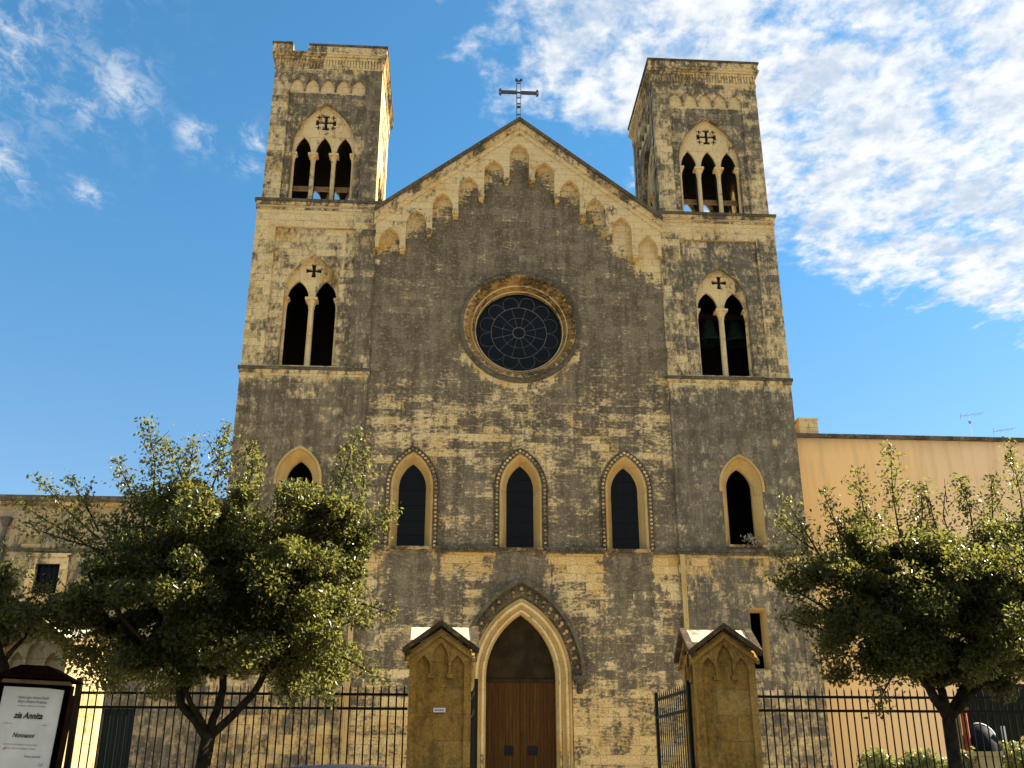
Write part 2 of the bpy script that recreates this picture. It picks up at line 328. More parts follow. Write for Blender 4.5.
# ------------------------------------------------------------------ mesh helpers
class MB:
    def __init__(self): self.v = []; self.f = []
    def add(self, vs, fs):
        k = len(self.v); self.v += [tuple(q) for q in vs]; self.f += [tuple(i + k for i in q) for q in fs]; return self
    def box(self, x0, x1, y0, y1, z0, z1):
        return self.add([(x0, y0, z0), (x1, y0, z0), (x1, y1, z0), (x0, y1, z0), (x0, y0, z1), (x1, y0, z1), (x1, y1, z1), (x0, y1, z1)],
                        [(0, 3, 2, 1), (4, 5, 6, 7), (0, 1, 5, 4), (1, 2, 6, 5), (2, 3, 7, 6), (3, 0, 4, 7)])
    def plate(self, outer, holes, y0, y1, xf=None):
        """polygon (x,z) with holes, thickened from y0 to y1"""
        cu_ = bpy.data.curves.new('t', 'CURVE'); cu_.dimensions = '2D'; cu_.fill_mode = 'BOTH'; cu_.extrude = abs(y1 - y0) / 2
        for poly in [outer] + list(holes):
            sp = cu_.splines.new('POLY'); sp.points.add(len(poly) - 1); sp.use_cyclic_u = True
            for pt, (x, z) in zip(sp.points, poly): pt.co = (x, z, 0, 1)
        ob = bpy.data.objects.new('t', cu_); me = bpy.data.meshes.new_from_object(ob)
        ym = (y0 + y1) / 2
        vs = [(q.co.x, ym - q.co.z, q.co.y) for q in me.vertices]
        if xf: vs = [xf(*q) for q in vs]
        self.add(vs, [tuple(q.vertices) for q in me.polygons])
        bpy.data.objects.remove(ob); bpy.data.curves.remove(cu_); bpy.data.meshes.remove(me)
        return self
    def loft(self, rings, closed=True, caps=False):
        n = len(rings[0]); vs = [q for r in rings for q in r]; fs = []
        for i in range(len(rings) - 1):
            for j in range(n if closed else n - 1):
                a, b = i * n + j, i * n + (j + 1) % n
                fs.append((a, b, b + n, a + n))
        if caps: fs.append(tuple(range(n))[::-1]); fs.append(tuple((len(rings) - 1) * n + k for k in range(n)))
        return self.add(vs, fs)
    def tube(self, pts, r, n=6, closed=False, caps=True):
        pts = [Vector(q) for q in pts]; rs = r if isinstance(r, (list, tuple)) else [r] * len(pts)
        rings = []; prev = None
        for i, p in enumerate(pts):
            if closed: t = pts[(i + 1) % len(pts)] - pts[i - 1]
            else: t = pts[min(i + 1, len(pts) - 1)] - pts[max(i - 1, 0)]
            t.normalize()
            u = prev - t * prev.dot(t) if prev is not None else t.orthogonal()
            if u.length < 1e-5: u = t.orthogonal()
            u.normalize(); w = t.cross(u); prev = u
            rings.append([p + (u * math.cos(a) + w * math.sin(a)) * rs[i] for a in [2 * math.pi * k / n for k in range(n)]])
        if closed: rings.append(rings[0])
        return self.loft(rings, True, caps and not closed)
    def lathe(self, prof, c, n=16, axis='z'):
        """prof: list of (radius, height) round a vertical axis (or the y axis) at c"""
        rings = []
        for r_, h in prof:
            ring = []
            for k in range(n):
                a = 2 * math.pi * k / n
                ring.append((c[0] + r_ * math.cos(a), c[1] + r_ * math.sin(a), c[2] + h) if axis == 'z' else (c[0] + r_ * math.cos(a), c[1] + h, c[2] + r_ * math.sin(a)))
            rings.append(ring)
        return self.loft(rings, True, axis == 'z')
    def ball(self, c, r, sx=1, sy=1, sz=1):
        n = 6; rings = []
        for i in range(1, 4):
            ph = math.pi * i / 4
            rings.append([(c[0] + sx * r * math.sin(ph) * math.cos(2 * math.pi * k / n), c[1] + sy * r * math.sin(ph) * math.sin(2 * math.pi * k / n), c[2] + sz * r * math.cos(ph)) for k in range(n)])
        return self.loft(rings, True, True)
    def build(self, name, mat, parent=None, smooth=False, origin=None, recalc=True):
        off = Vector(origin) if origin is not None else (Vector(WORLD[parent.name]) if parent else Vector((0, 0, 0)))
        me = bpy.data.meshes.new(name)
        me.from_pydata([(q[0] - off.x, q[1] - off.y, q[2] - off.z) for q in self.v], [], self.f)
        if recalc:
            b = bmesh.new(); b.from_mesh(me)
            bmesh.ops.recalc_face_normals(b, faces=b.faces); b.to_mesh(me); b.free()
        if smooth:
            for q in me.polygons: q.use_smooth = True
        me.materials.append(mat)
        o = bpy.data.objects.new(name, me); COL.objects.link(o)
        if parent: o.parent = parent; WORLD[o.name] = tuple(WORLD[parent.name])
        else: o.location = off; WORLD[o.name] = tuple(off)
        return o

WORLD = {}
def tag(o, label=None, cat=None, group=None, kind=None):
    if label: o['label'] = label
    if cat: o['category'] = cat
    if group: o['group'] = group
    if kind: o['kind'] = kind
    return o
def thing(name, loc, label, cat, group=None):
    o = bpy.data.objects.new(name, None); COL.objects.link(o); o.location = loc; o.empty_display_size = .3
    WORLD[o.name] = tuple(loc); return tag(o, label, cat, group)
def dup_into(src, parent):
    o = src.copy(); COL.objects.link(o); o.parent = parent; return o

def arch(cx, h, zb, zs, za, n=12):
    """pointed arch outline (x,z), from bottom left over the apex to bottom right"""
    H = za - zs; r_ = (h * h + H * H) / (2 * h); c = cx - h + r_
    a1 = math.atan2(H, cx - c)
    L = [(cx - h, zb)] if zb is not None and zb < zs else []
    for k in range(n + 1):
        a = math.pi + (a1 - math.pi) * k / n
        L.append((c + r_ * math.cos(a), zs + r_ * math.sin(a)))
    Rr = [(2 * cx - x, z) for x, z in L[:-1]][::-1]
    return L + Rr
def circle(cx, cz, r_, n=48): return [(cx + r_ * math.cos(2 * math.pi * k / n), cz + r_ * math.sin(2 * math.pi * k / n)) for k in range(n)]
def rect(x0, x1, z0, z1): return [(x0, z0), (x1, z0), (x1, z1), (x0, z1)]
def potent(cx, cz, a, b, w, t):
    """cross with T-shaped ends: half width a, half height b, arm half-thickness w, end half-length t"""
    e = w * 2.2
    return [(cx - a, cz - t), (cx - a + e, cz - t), (cx - a + e, cz - w), (cx - w, cz - w), (cx - w, cz - b + e), (cx - t, cz - b + e), (cx - t, cz - b), (cx + t, cz - b), (cx + t, cz - b + e), (cx + w, cz - b + e),
            (cx + w, cz - w), (cx + a - e, cz - w), (cx + a - e, cz - t), (cx + a, cz - t), (cx + a, cz + t), (cx + a - e, cz + t), (cx + a - e, cz + w), (cx + w, cz + w), (cx + w, cz + b - e), (cx + t, cz + b - e),
            (cx + t, cz + b), (cx - t, cz + b), (cx - t, cz + b - e), (cx - w, cz + b - e), (cx - w, cz + w), (cx - a + e, cz + w), (cx - a + e, cz + t), (cx - a, cz + t)]
def patee(cx, cz, a, w0, w1):
    pts = []
    for k in range(4):
        c, s = math.cos(k * math.pi / 2), math.sin(k * math.pi / 2)
        for (u, v) in [(w0, -w0), (a, -w1), (a, w1)]: pts.append((cx + u * c - v * s, cz + u * s + v * c))
    return pts

# ------------------------------------------------------------------ ground
g = MB().box(-600, 600, -600, 600, -.4, 0).build('ground', M['earth']); tag(g, kind='structure')
pv = MB().add([(-80, -27, .120), (80, -27, .120), (80, -17.8, .120), (-80, -17.8, .120), (-80, -27, 0), (80, -27, 0)], [(0, 1, 2, 3), (4, 5, 1, 0)]).build('pavement', M['footway']); tag(pv, kind='structure')
cy = MB().add([(-80, -17.8, .124), (80, -17.8, .124), (80, 0, .124), (-80, 0, .124)], [(0, 1, 2, 3)]).build('courtyard', M['paving']); tag(cy, kind='structure')
rd = MB().add([(-300, -45, .004), (300, -45, .004), (300, -27.05, .004), (-300, -27.05, .004)], [(0, 1, 2, 3)]).build('road', M['asphalt']); tag(rd, kind='structure')
ln = MB()
for k in range(-20, 20): ln.add([(k * 4, -36.4, .008), (k * 4 + 2, -36.4, .008), (k * 4 + 2, -36.28, .008), (k * 4, -36.28, .008)], [(0, 1, 2, 3)])
tag(ln.build('road_markings', M['line']), kind='structure')
pv2 = MB().box(-80, 80, -60, -45, 0, .124).build('far_pavement', M['paving']); tag(pv2, kind='structure')

# ------------------------------------------------------------------ church
church = thing('church', (0, 0, 0), 'tall weathered limestone church with twin bell towers, gabled front and rose window', 'church')
T = .8
LAN = [(-3.87, 'l'), (.03, 'c'), (3.86, 'r')]
wall = MB()
holes = [circle(0.02, 18.48, 2.16, 64)]
for cx, _ in LAN: holes.append(arch(cx, .76, 9.86, 12.05, 13.36))
body = [(-5.66, 9.8), (5.66, 9.8), (5.66, 23.05), (0, 27.5), (-5.66, 23.05)]
wall.plate(body, holes, 0, T)
low = [(-5.66, 0), (-1.70, 0)] + arch(.04, 1.72, None, 5.45, 8.16, 14) + [(1.78, 0), (5.66, 0), (5.66, 9.8), (-5.66, 9.8)]
wall.plate(low, [], 0, T)
wall.build('facade_wall', M['nave'], church)
# blind arcade under the gable
fr = MB()
path = [(-5.55, 22.2)]
pitch = 1.02; hw = .40
def zc(k): return 24.96 - .82 * k          # underside of the corbel between niche k and k+1
bot = []
for i in range(-5, 6):
    cx = i * pitch; za = 26.62 - .825 * abs(i); zs = za - .64
    zl = zc(-i if i < 0 else i - 1) if i != -5 else 21.9
    zr = zc(-i - 1 if i < 0 else i) if i != 5 else 21.9
    if i < 0: zl = zc(-i) if i != -5 else 21.6
    if i > 0: zr = zc(i) if i != 5 else 21.6
    if i == 0: zl = zr = zc(0)
    else:
        if i < 0: zr = zc(-i - 1)
        else: zl = zc(i - 1)
    A = arch(cx, hw, None, zs, za, 8)
    bot += [(cx - hw, min(zl, zs - .02))] + A + [(cx + hw, min(zr, zs - .02))]
outer = [(-5.64, 21.6)] + bot + [(5.64, 21.6), (5.64, 23.10), (0, 27.53), (-5.64, 23.10)]
fr.plate(outer, [], -.28, -.003)
fr.build('gable_arcade', M['frieze'], church)
for i in range(-5, 5):
    x = (i + .5) * pitch; k = (abs(2 * i + 1) - 1) // 2
    z = zc(k)
    cb = MB()
    cb.box(x - .13, x + .13, -.34, -.01, z - .10, z - .002)
    cb.box(x - .09, x + .09, -.29, -.01, z - .21, z - .10)
    cb.build('corbel', M['cornice'], church)
# raking cornice
gc = MB(); cap = MB(); und = MB()
n_ = Vector((.618, .786))
for s in (-1, 1):
    def gl(t, o): return (s * 5.72 * t, 27.62 - 5.72 * t * .786 + o)
    gc.plate([gl(0, 0), gl(1, 0), gl(1, -.30), gl(0, -.30)], [], -.42, .5)
    und.plate([gl(0, -.30), gl(1, -.30), gl(1, -.52), gl(0, -.52)], [], -.345, -.282)
    cap.plate([gl(0, .16), gl(1, .16), gl(1, .003), gl(0, .003)], [], -.54, 1.0)
gc.build('gable_cornice', M['cornice'], church); und.build('gable_moulding', M['frieze'], church); cap.build('gable_coping', M['dark'], church)
# nave body behind the front
nb = MB()
nb.box(-5.6, -5.0, .82, 34, 0, 22.8); nb.box(5.0, 5.6, .82, 34, 0, 22.8); nb.box(-5.0, 5.0, 33.4, 34, 0, 22.8)
nb.build('nave_wall', M['nave'], church)
rf = MB().add([(-5.9, .82, 22.75), (0, .82, 27.4), (5.9, .82, 22.75), (-5.9, 34.2, 22.75), (0, 34.2, 27.4), (5.9, 34.2, 22.75)], [(0, 1, 4, 3), (1, 2, 5, 4), (0, 2, 5, 3), (0, 1, 2), (3, 4, 5)])
rf.build('nave_roof', M['dark'], church)
# cross on the gable
cr = MB()
zx = 27.98
for dx_ in (-.085, .085): cr.tube([(dx_, -.05, zx - .35), (dx_, -.05, zx + 2.0)], .017, 5)
for z in (.25, .62, .80, 1.1, 1.85): cr.box(-.085, .085, -.07, -.03, zx + z - .02, zx + z + .02)
cr.box(-.78, -.07, -.09, -.01, zx + 1.30, zx + 1.44); cr.box(.07, .78, -.09, -.01, zx + 1.30, zx + 1.44); cr.box(-.07, .07, -.08, -.02, zx + 1.34, zx + 1.40)
for s in (-1, 1):
    cr.box(s * .78 - .035, s * .78 + .035, -.10, 0, zx + 1.22, zx + 1.29); cr.box(s * .78 - .035, s * .78 + .035, -.10, 0, zx + 1.45, zx + 1.52)
    cr.box(s * .82 - .02, s * .82 + .02, -.08, -.02, zx + 1.27, zx + 1.47)
    cr.box(s * .10 - .05, s * .10 + .05, -.10, 0, zx + 1.98, zx + 2.06)
cr.box(-.05, .05, -.08, -.02, zx + 1.94, zx + 1.99)
cr.box(-.06, .06, -.09, -.01, zx + .60, zx + .68)
cr.build('roof_cross', M['cross'], church)

# rose window
RC = (.02, 0, 18.48)
rs_ = MB().lathe([(2.34, -.003), (2.33, -.12), (2.26, -.17), (2.17, -.145), (2.165, -.02)], RC, 72, 'y').build('rose_window', M['dark'], church, True)
inner = []
for k in range(44):
    for j in range(7):
        aa = 2 * math.pi * (k + j / 7) / 44; u = 2 * j / 7 - 1
        inner.append((RC[0] + (1.975 + .155 * math.sqrt(1 - u * u)) * math.cos(aa), RC[2] + (1.975 + .155 * math.sqrt(1 - u * u)) * math.sin(aa)))
sc = MB().plate(circle(RC[0], RC[2], 2.19, 72), [inner], -.13, -.03)
sc.build('scalloped_moulding', M['carve'], rs_)
MB().lathe([(2.14, -.028), (2.13, .06), (1.96, .10), (1.95, .16), (1.90, .13), (1.86, .15), (1.85, .22)], RC, 72, 'y').build('outer_splay', M['brown_gold'], rs_, True)
MB().lathe([(1.85, .222), (1.80, .20), (1.775, .23), (1.77, .34), (1.70, .40), (1.67, .62)], RC, 72, 'y').build('inner_splay', M['brown_gold'], rs_, True)
for r_, y_, w_ in ((1.855, .20, .03), (1.70, .40, .025)): MB().tube([(RC[0] + r_ * math.cos(2 * math.pi * k / 64), y_, RC[2] + r_ * math.sin(2 * math.pi * k / 64)) for k in range(64)], w_, 6, True).build('roll_moulding', M['trim'], rs_, True)
MB().plate(circle(RC[0], RC[2], 1.72, 64), [], .60, .64).build('glass', M['rose_glass'], rs_)
tr = MB()
def ring(r_, w, n=48): tr.tube([(RC[0] + r_ * math.cos(2 * math.pi * k / n), .585, RC[2] + r_ * math.sin(2 * math.pi * k / n)) for k in range(n)], w, 5, True)
ring(.235, .020, 24); ring(.64, .008, 36); ring(1.08, .015)
for k in range(12):
    a = 2 * math.pi * (k + .5) / 12; d_ = (math.cos(a), math.sin(a))
    tr.tube([(RC[0] + d_[0] * .24, .588, RC[2] + d_[1] * .24), (RC[0] + d_[0] * 1.08, .588, RC[2] + d_[1] * 1.08)], .009, 5)
    pts = []
    for j in range(13):
        b_ = -1 + 2 * j / 12
        aa = a + b_ * math.pi / 12 ; rr = 1.09 + .46 * math.sqrt(max(0, 1 - b_ * b_))
        pts.append((RC[0] + rr * math.cos(aa), .585, RC[2] + rr * math.sin(aa)))
    tr.tube(pts, .009, 5)
tr.build('tracery', M['lead'], rs_)

# three lancets of the nave
def splay(mb, o1, o2, y1, y2): mb.loft([[(x, y1, z) for x, z in o1], [(x, y2, z) for x, z in o2]], False)
for cx, _ in LAN:
    w = MB()
    o1 = arch(cx, .755, 9.87, 12.05, 13.35, 14); o1b = arch(cx, .68, 9.87, 12.07, 13.26, 14); o2 = arch(cx, .49, 9.87, 12.1, 13.02, 14)
    splay(w, o1, o1b, -.004, .03); splay(w, o1b, o2, .03, .45)
    lw = w.build('lancet_window', M['gold'], church)
    MB().box(cx - .78, cx + .78, -.12, .44, 9.76, 9.868).build('sill', M['carve'], lw)
    rp = MB(); o = arch(cx, .86, 9.86, 12.03, 13.46, 26)
    dense = []; run = 0.0
    for (a, b_) in zip(o[:-1], o[1:]):
        L_ = math.hypot(b_[0] - a[0], b_[1] - a[1])
        while run <= L_:
            dense.append((a[0] + (b_[0] - a[0]) * run / L_, a[1] + (b_[1] - a[1]) * run / L_)); run += .15
        run -= L_
    rp2 = MB()
    rp2.tube([(x, -.02, z) for x, z in o], .05, 6)
    for k_ in (.93, 1.115): rp2.tube([(cx + (x - cx) * k_, -.03, z if z < 12.03 else 12.03 + (z - 12.03) * (1 + (k_ - 1) * .62)) for x, z in o], .030, 6)
    rp2.build('moulding', M['dark'], lw, True)
    for (x, z) in dense: rp.ball((x, -.065, z), .058, 1, .9, 1.0)
    rp.build('rope_moulding', M['cornice'], lw, True)
    MB().plate(arch(cx, .53, 9.85, 12.1, 13.07), [], .46, .50).build('glass', M['glass'], lw)
    br = MB()
    for z in (10.4, 10.95, 11.5, 12.05, 12.5): br.box(cx - .48, cx + .48, .435, .455, z - .012, z + .012)
    br.box(cx - .012, cx + .012, .438, .458, 9.87, 12.9)
    br.build('glazing_bars', M['iron'], lw)

# string courses
sc = MB()
for x0, x1 in [(-5.55, -4.76), (-2.98, -.86), (.92, 2.97), (4.75, 5.55)]:
    sc = MB()
    sc.box(x0, x1, -.14, -.004, 9.80, 9.90); sc.box(x0, x1, -.10, -.004, 9.70, 9.80)
    nb_ = int((x1 - x0) / .11)
    for j in range(nb_): sc.ball((x0 + (j + .5) * (x1 - x0) / nb_, -.13, 9.79), .05)
    sc.build('string_course', M['dark'], church)

# portal
pt = MB()
pc = .04
a0 = arch(pc, 1.70, 0, 5.45, 8.13, 16); a1 = arch(pc, 1.62, 0, 5.45, 8.04, 16); a2 = arch(pc, 1.45, 0, 5.45, 7.85, 16); a3 = arch(pc, 1.38, 0, 5.45, 7.78, 16); a4 = arch(pc, 1.19, 0, 5.45, 7.60, 16)
splay(pt, a0, a1, -.02, -.07); splay(pt, a1, a2, -.07, .05); splay(pt, a2, a3, .05, .03); splay(pt, a3, a4, .03, .22); splay(pt, a4, a4, .22, .66); splay(pt, a0, a0, .4, -.02)
portal = pt.build('portal', M['gold'], church)
rl_ = MB()
for hw_r, ztop, yy_, rr_ in ((1.535, 7.94, -.055, .055), (1.30, 7.70, .055, .05)): rl_.tube([(x, yy_, z) for x, z in arch(pc, hw_r, .95, 5.45, ztop, 18)], rr_, 6)
rl_.build('roll_moulding', M['trim'], portal, True)
hd = MB(); th = MB()
h0 = arch(pc, 2.14, None, 5.5, 8.78, 24); h1 = arch(pc, 2.02, None, 5.5, 8.60, 24); h2 = arch(pc, 1.74, None, 5.5, 8.17, 24)
hd.plate(h0 + h1[::-1], [], -.30, -.003)
hd.plate([(x, z) for x, z in h1] + h2[::-1], [], -.10, -.003)
for i in range(2, 47):
    if i % 2: continue
    xo, zo = h1[i]; xi, zi = h2[i]
    mx_, mz = xo * .58 + xi * .42, zo * .58 + zi * .42
    th.ball((mx_, -.15, mz), .085, .9, 1.2, 1.1); th.ball((xo * .25 + xi * .75, -.12, zo * .25 + zi * .75), .06)
for s in (-1, 1):
    x = pc + s * 1.95
    hd.box(x - .22, x + .22, -.30, -.003, 5.36, 5.498); hd.box(x - .16, x + .16, -.24, -.003, 5.22, 5.36); hd.ball((x, -.10, 5.06), .15, .8, .9, 1.2)
hd.build('hood_moulding', M['dark'], portal); th.build('leaf_carving', M['carve'], portal, True)
MB().plate(arch(pc, 1.21, 5.46, 5.47, 7.64), [], .52, .58).build('tympanum', M['tymp'], portal)
MB().box(pc - 1.2, pc + 1.2, .46, .6, 5.36, 5.455).build('transom', M['tymp'], portal)
for s in (-1, 1):
    x0, x1 = (pc - 1.19, pc - .006) if s < 0 else (pc + .006, pc + 1.19)
    dl = MB().box(x0, x1, .53, .60, .95, 5.355).build('door_leaf', M['planks'], portal)
    hx = pc + s * .40
hx_list = [pc - .40, pc + .40]
# square iron hatches on the door
for hx in hx_list:
    MB().box(hx - .15, hx + .15, .50, .528, 3.0, 3.3).build('door_hatch', M['iron'], portal)

# steps before the door
st = MB()
for k in range(6): st.box(-2.6 - .35 * (5 - k), 2.7 + .35 * (5 - k), -1.4 - .32 * (5 - k), -.36, k * .155 + (0.13 if k else .126), (k + 1) * .155 + .125)
tag(st.build('church_steps', M['paving']), 'pale stone steps rising to the church door', 'steps')

# bell towers
def tower(sgn, mt, mp):
    cx = 8.0 * sgn; W2 = 2.36; X0, X1 = cx - W2, cx + W2; Y0, Y1 = -.07, 4.93; Tk = .5
    yc = (Y0 + Y1) / 2
    fronts = {
        'f': (lambda u, d, z: (cx + u, Y0 + d, z), W2),
        'b': (lambda u, d, z: (cx - u, Y1 - d, z), W2),
        'r': (lambda u, d, z: (X1 - d, yc + u, z), (Y1 - Y0) / 2 - Tk),
        'l': (lambda u, d, z: (X0 + d, yc - u, z), (Y1 - Y0) / 2 - Tk)}
    shaft = MB(); shade_sheets = MB(); cols = []; infills = []
    wx = (.07 if sgn < 0 else .12)
    for k, (xf, h) in fronts.items():
        panels = MB(); trims = MB(); infills.append((panels, trims))
        # ground stage and first stage
        if k == 'f':
            hl = [arch(wx, .74, 10.08, 12.25, 13.36)]
            shaft.plate(rect(-h, h, 9.8, 16.5), hl, 0, Tk, xf)
            hl = [rect(.02, .62, 5.75, 7.85)] if sgn > 0 else []
            shaft.plate(rect(-h, h, 0, 9.8), hl, 0, Tk, xf)
        else: shaft.plate(rect(-h, h, 0, 16.5), [], 0, Tk, xf)
        # belfry stages
        if k == 'f':
            shaft.plate(rect(-h, h, 16.5, 23.70), [rect(-1.56, 1.56, 16.62, 22.50)], 0, Tk, xf)
            panels.plate(rect(-1.6, 1.6, 16.60, 22.6), [arch(0, 1.04, 16.66, 19.72, 21.34)], .10, .34, xf)
            hl = [patee(0, 20.77, .30, .06, .10)]
            low_ = []
            for i in (1, -1): low_ += arch(i * .53, .40, None, 19.58, 20.32)[::-1]
            trims.plate([(-1.07, 19.58)] + arch(0, 1.07, None, 19.72, 21.40) + [(1.07, 19.58)] + low_, hl, .34, .46, xf)
            shade_sheets.plate(circle(0, 20.77, .36, 16), [], .47, .49, xf)
            trims.plate(circle(0, 20.77, .37, 32), [circle(0, 20.77, .31, 32)], .315, .341, xf)
        else: shaft.plate(rect(-h, h, 16.5, 23.70), [], 0, Tk, xf)
        top = []
        for i in range(-2, 3): top += arch(i * .64, .28, None, 29.22, 29.72, 6)[::-1]
        top = []
        for i in (2, 1, 0, -1, -2):
            A = arch(i * .64, .285, None, 29.25, 29.74, 6)[::-1]
            top += [(A[0][0], 29.13)] + A + [(A[-1][0], 29.13)]
        hole = [(-1.565, 23.86), (1.565, 23.86)] + top
        xf3 = lambda u, d, z, xf=xf: xf(u, d + .11, z)
        h3 = h - .11 if k in 'fb' else h
        shaft.plate(rect(-h3, h3, 23.70, 30.79), [hole], 0, Tk, xf3)
        dp = .03 if (k == 'r' and sgn < 0) else .10
        panels.plate(rect(-1.6, 1.6, 23.84, 29.9), [arch(0, 1.28, 23.90, 26.40, 28.58)], dp, .30, xf3)
        top_ = arch(0, 1.31, None, 26.40, 28.64)
        low_ = []
        for i in (1, 0, -1): low_ += arch(i * .84, .325, None, 26.22, 27.02)[::-1]
        hl = [potent(0, 27.74, .42, .37, .062, .14)]
        for sx in (-1, 1):
            for sz in (-1, 1): hl.append(potent(sx * .30, 27.74 + sz * .255, .11, .11, .032, .032))
        trims.plate([(-1.31, 26.22)] + top_ + [(1.31, 26.22)] + low_, hl, .30 if dp > .05 else .06, .40, xf3)
        shade_sheets.plate(rect(-.6, .6, 27.25, 28.25), [], .41, .43, xf3)
        shade_sheets.plate(rect(-h + .55, h - .55, 23.82, 28.6) if k in 'fb' else rect(-h + .06, h - .06, 23.82, 28.6), [arch(i * .86, .34, 23.965, 26.25, 27.08) for i in (-1, 0, 1)] + ([rect(-.5, .5, 27.2, 28.3)] if k == 'f' else []), .78, .80, xf)
        if k != 'f': shade_sheets.plate(rect(-h + .55, h - .55, 16.6, 23.4) if k == 'b' else rect(-h + .06, h - .06, 16.6, 23.4), [], .52, .54, xf)
        # columns
        defs = [(i * .42, 23.80, 26.15, .095, .53) for i in (-1, 1)] + [(i * 1.225, 23.80, 26.15, .075, .47) for i in (-1, 1)]
        if k == 'f': defs += [(0, 16.60, 19.51, .115, .45), (-1.0, 16.60, 19.51, .075, .42), (1.0, 16.60, 19.51, .075, .42)]
        for (u, z0, z1, r_, d) in defs:
            c = MB(); p0 = xf(u, d, 0)
            c.lathe([(r_ * 1.5, z0), (r_ * 1.5, z0 + .10), (r_ * 1.1, z0 + .16), (r_, z0 + .2), (r_ * .92, z1 - .34), (r_ * 1.15, z1 - .30), (r_ * 1.0, z1 - .27), (r_ * 1.5, z1 - .10), (r_ * 1.8, z1 - .05), (r_ * 1.8, z1 - .032)], (p0[0], p0[1], 0), 12)
            w_ = r_ * 2.05; c.box(p0[0] - w_, p0[0] + w_, p0[1] - w_, p0[1] + w_, z1 - .03, z1 + .066)
            c.box(p0[0] - r_ * 1.5, p0[0] + r_ * 1.5, p0[1] - r_ * 1.5, p0[1] + r_ * 1.5, z0 - .04, z0 + .06)
            cols.append(c)
    # floors
    for z in (9.6, 16.3, 23.55): shaft.box(X0 + Tk + .002, X1 - Tk - .002, Y0 + Tk + .12, Y1 - Tk - .12, z, z + .25)
    t = shaft.build('bell_tower', mt, church)
    for a_, b2 in infills: a_.build('recessed_panel', mp, t); b2.build('arched_infill', M['trim'], t)
    for c in cols: c.build('column', M['trim'], t)
    # dentil band, cornices, roof
    def band(mb, z0, z1, p, yb=True):
        mb.plate([(X0 - p, Y0 - p), (X1 + p, Y0 - p), (X1 + p, Y1 + p), (X0 - p, Y1 + p)], [[(X0 + .3, Y0 + .3), (X1 - .3, Y0 + .3), (X1 - .3, Y1 - .3), (X0 + .3, Y1 - .3)]], z0, z1, lambda a, b_, c: (a, c, b_))
    cn = MB()
    band(cn, 30.22, 30.30, -.07); band(cn, 30.68, 30.78, -.04); band(cn, 30.80, 30.90, .02); band(cn, 30.90, 30.98, .07)
    cn.build('cornice', M['cornice'], t)
    dt = MB()
    for j in range(36):
        u = -2.20 + 4.4 * j / 35
        dt.box(cx + u - .034, cx + u + .034, Y0 + .06, Y0 + .108, 30.302, 30.678)
    for j in range(38):
        u = Y0 + .2 + (Y1 - Y0 - .4) * j / 37
        dt.box(X0 + .06, X0 + .108, u - .034, u + .034, 30.302, 30.678); dt.box(X1 - .108, X1 - .06, u - .034, u + .034, 30.302, 30.678)
    dt.build('dentil_band', M['cornice'], t)
    cp_ = MB()
    p = .03; a, b_, c, d = X0 - p, X1 + p, Y0 - p, Y1 + p
    if sgn < 0: cp_.box(a, -9.55, c, c + .5, 30.984, 31.36); cp_.box(-8.93, b_, c, c + .5, 30.984, 31.30)
    else: cp_.box(a, b_, c, c + .5, 30.984, 31.30)
    cp_.box(a, b_, d - .5, d, 30.984, 31.30); cp_.box(a, a + .5, c + .5, d - .5, 30.984, 31.30); cp_.box(b_ - .5, b_, c + .5, d - .5, 30.984, 31.30)
    cp_.build('parapet', M['cornice'], t)
    cp2 = MB(); p = .08; a, b_, c, d = X0 - p, X1 + p, Y0 - p, Y1 + p
    if sgn < 0: cp2.box(a, -9.57, c, c + .55, 31.364, 31.44); cp2.box(-8.90, b_, c, c + .55, 31.304, 31.39)
    else: cp2.box(a, b_, c, c + .55, 31.304, 31.39)
    cp2.box(a, b_, d - .55, d, 31.304, 31.39); cp2.box(a, a + .55, c + .55, d - .55, 31.304, 31.39); cp2.box(b_ - .55, b_, c + .55, d - .55, 31.304, 31.39)
    cp2.build('parapet_coping', M['dark'], t)
    MB().box(X0 + .31, X1 - .31, Y0 + .31, Y1 - .31, 30.80, 30.88).build('tower_roof', M['dark'], t)
    fr_ = MB()
    for z0, z1, p0, p1 in [(16.43, 16.55, .08, .04), (23.62, 23.74, .11, .06)]:
        ledge = MB(); band(ledge, z0, z1, p0); ledge.build('ledge', M['dark'], t)
        fr_ = MB(); band(fr_, z0 - .14, z0 - .002, p1); fr_.build('ledge_moulding', M['cornice'], t)
    fr_ = MB(); band(fr_, 23.28, 23.36, .04); fr_.build('ledge_fillet', M['cornice'], t)
    sc2 = MB(); sc2.box(X0 - .10, X1 + .10, Y0 - .11, Y0 - .002, 9.80, 9.90); sc2.box(X0 - .06, X1 + .06, Y0 - .07, Y0 - .002, 9.70, 9.798)
    sc2.build('string_course', M['dark'], t)
    cpi = MB()
    for s2 in (-1, 1):
        xa = cx + s2 * (W2 - .24)
        cpi.box(xa - .26, xa + .26, Y0 - .06, Y0 - .002, 0, 9.698)
    cpi.build('corner_pilaster', mt, t)
    xr = -sgn * -5.66
    er = MB(); er.box(min(xr, xr + sgn * .17), max(xr, xr + sgn * .17), Y0 - .10, Y0 - .062, .2, 9.69)
    er.build('corner_roll', M['gold'], t)
    er = MB(); er.box(min(xr, xr + sgn * .11), max(xr, xr + sgn * .11), Y0 - .055, Y0 - .002, 9.91, 16.27)
    er.build('corner_roll', mt, t)
    # lancet of the first stage
    w = MB(); ax = cx + wx
    splay(w, arch(ax, .735, 10.09, 12.25, 13.35, 14), arch(ax, .47, 10.09, 12.25, 13.04, 14), Y0 - .004, Y0 + .42)
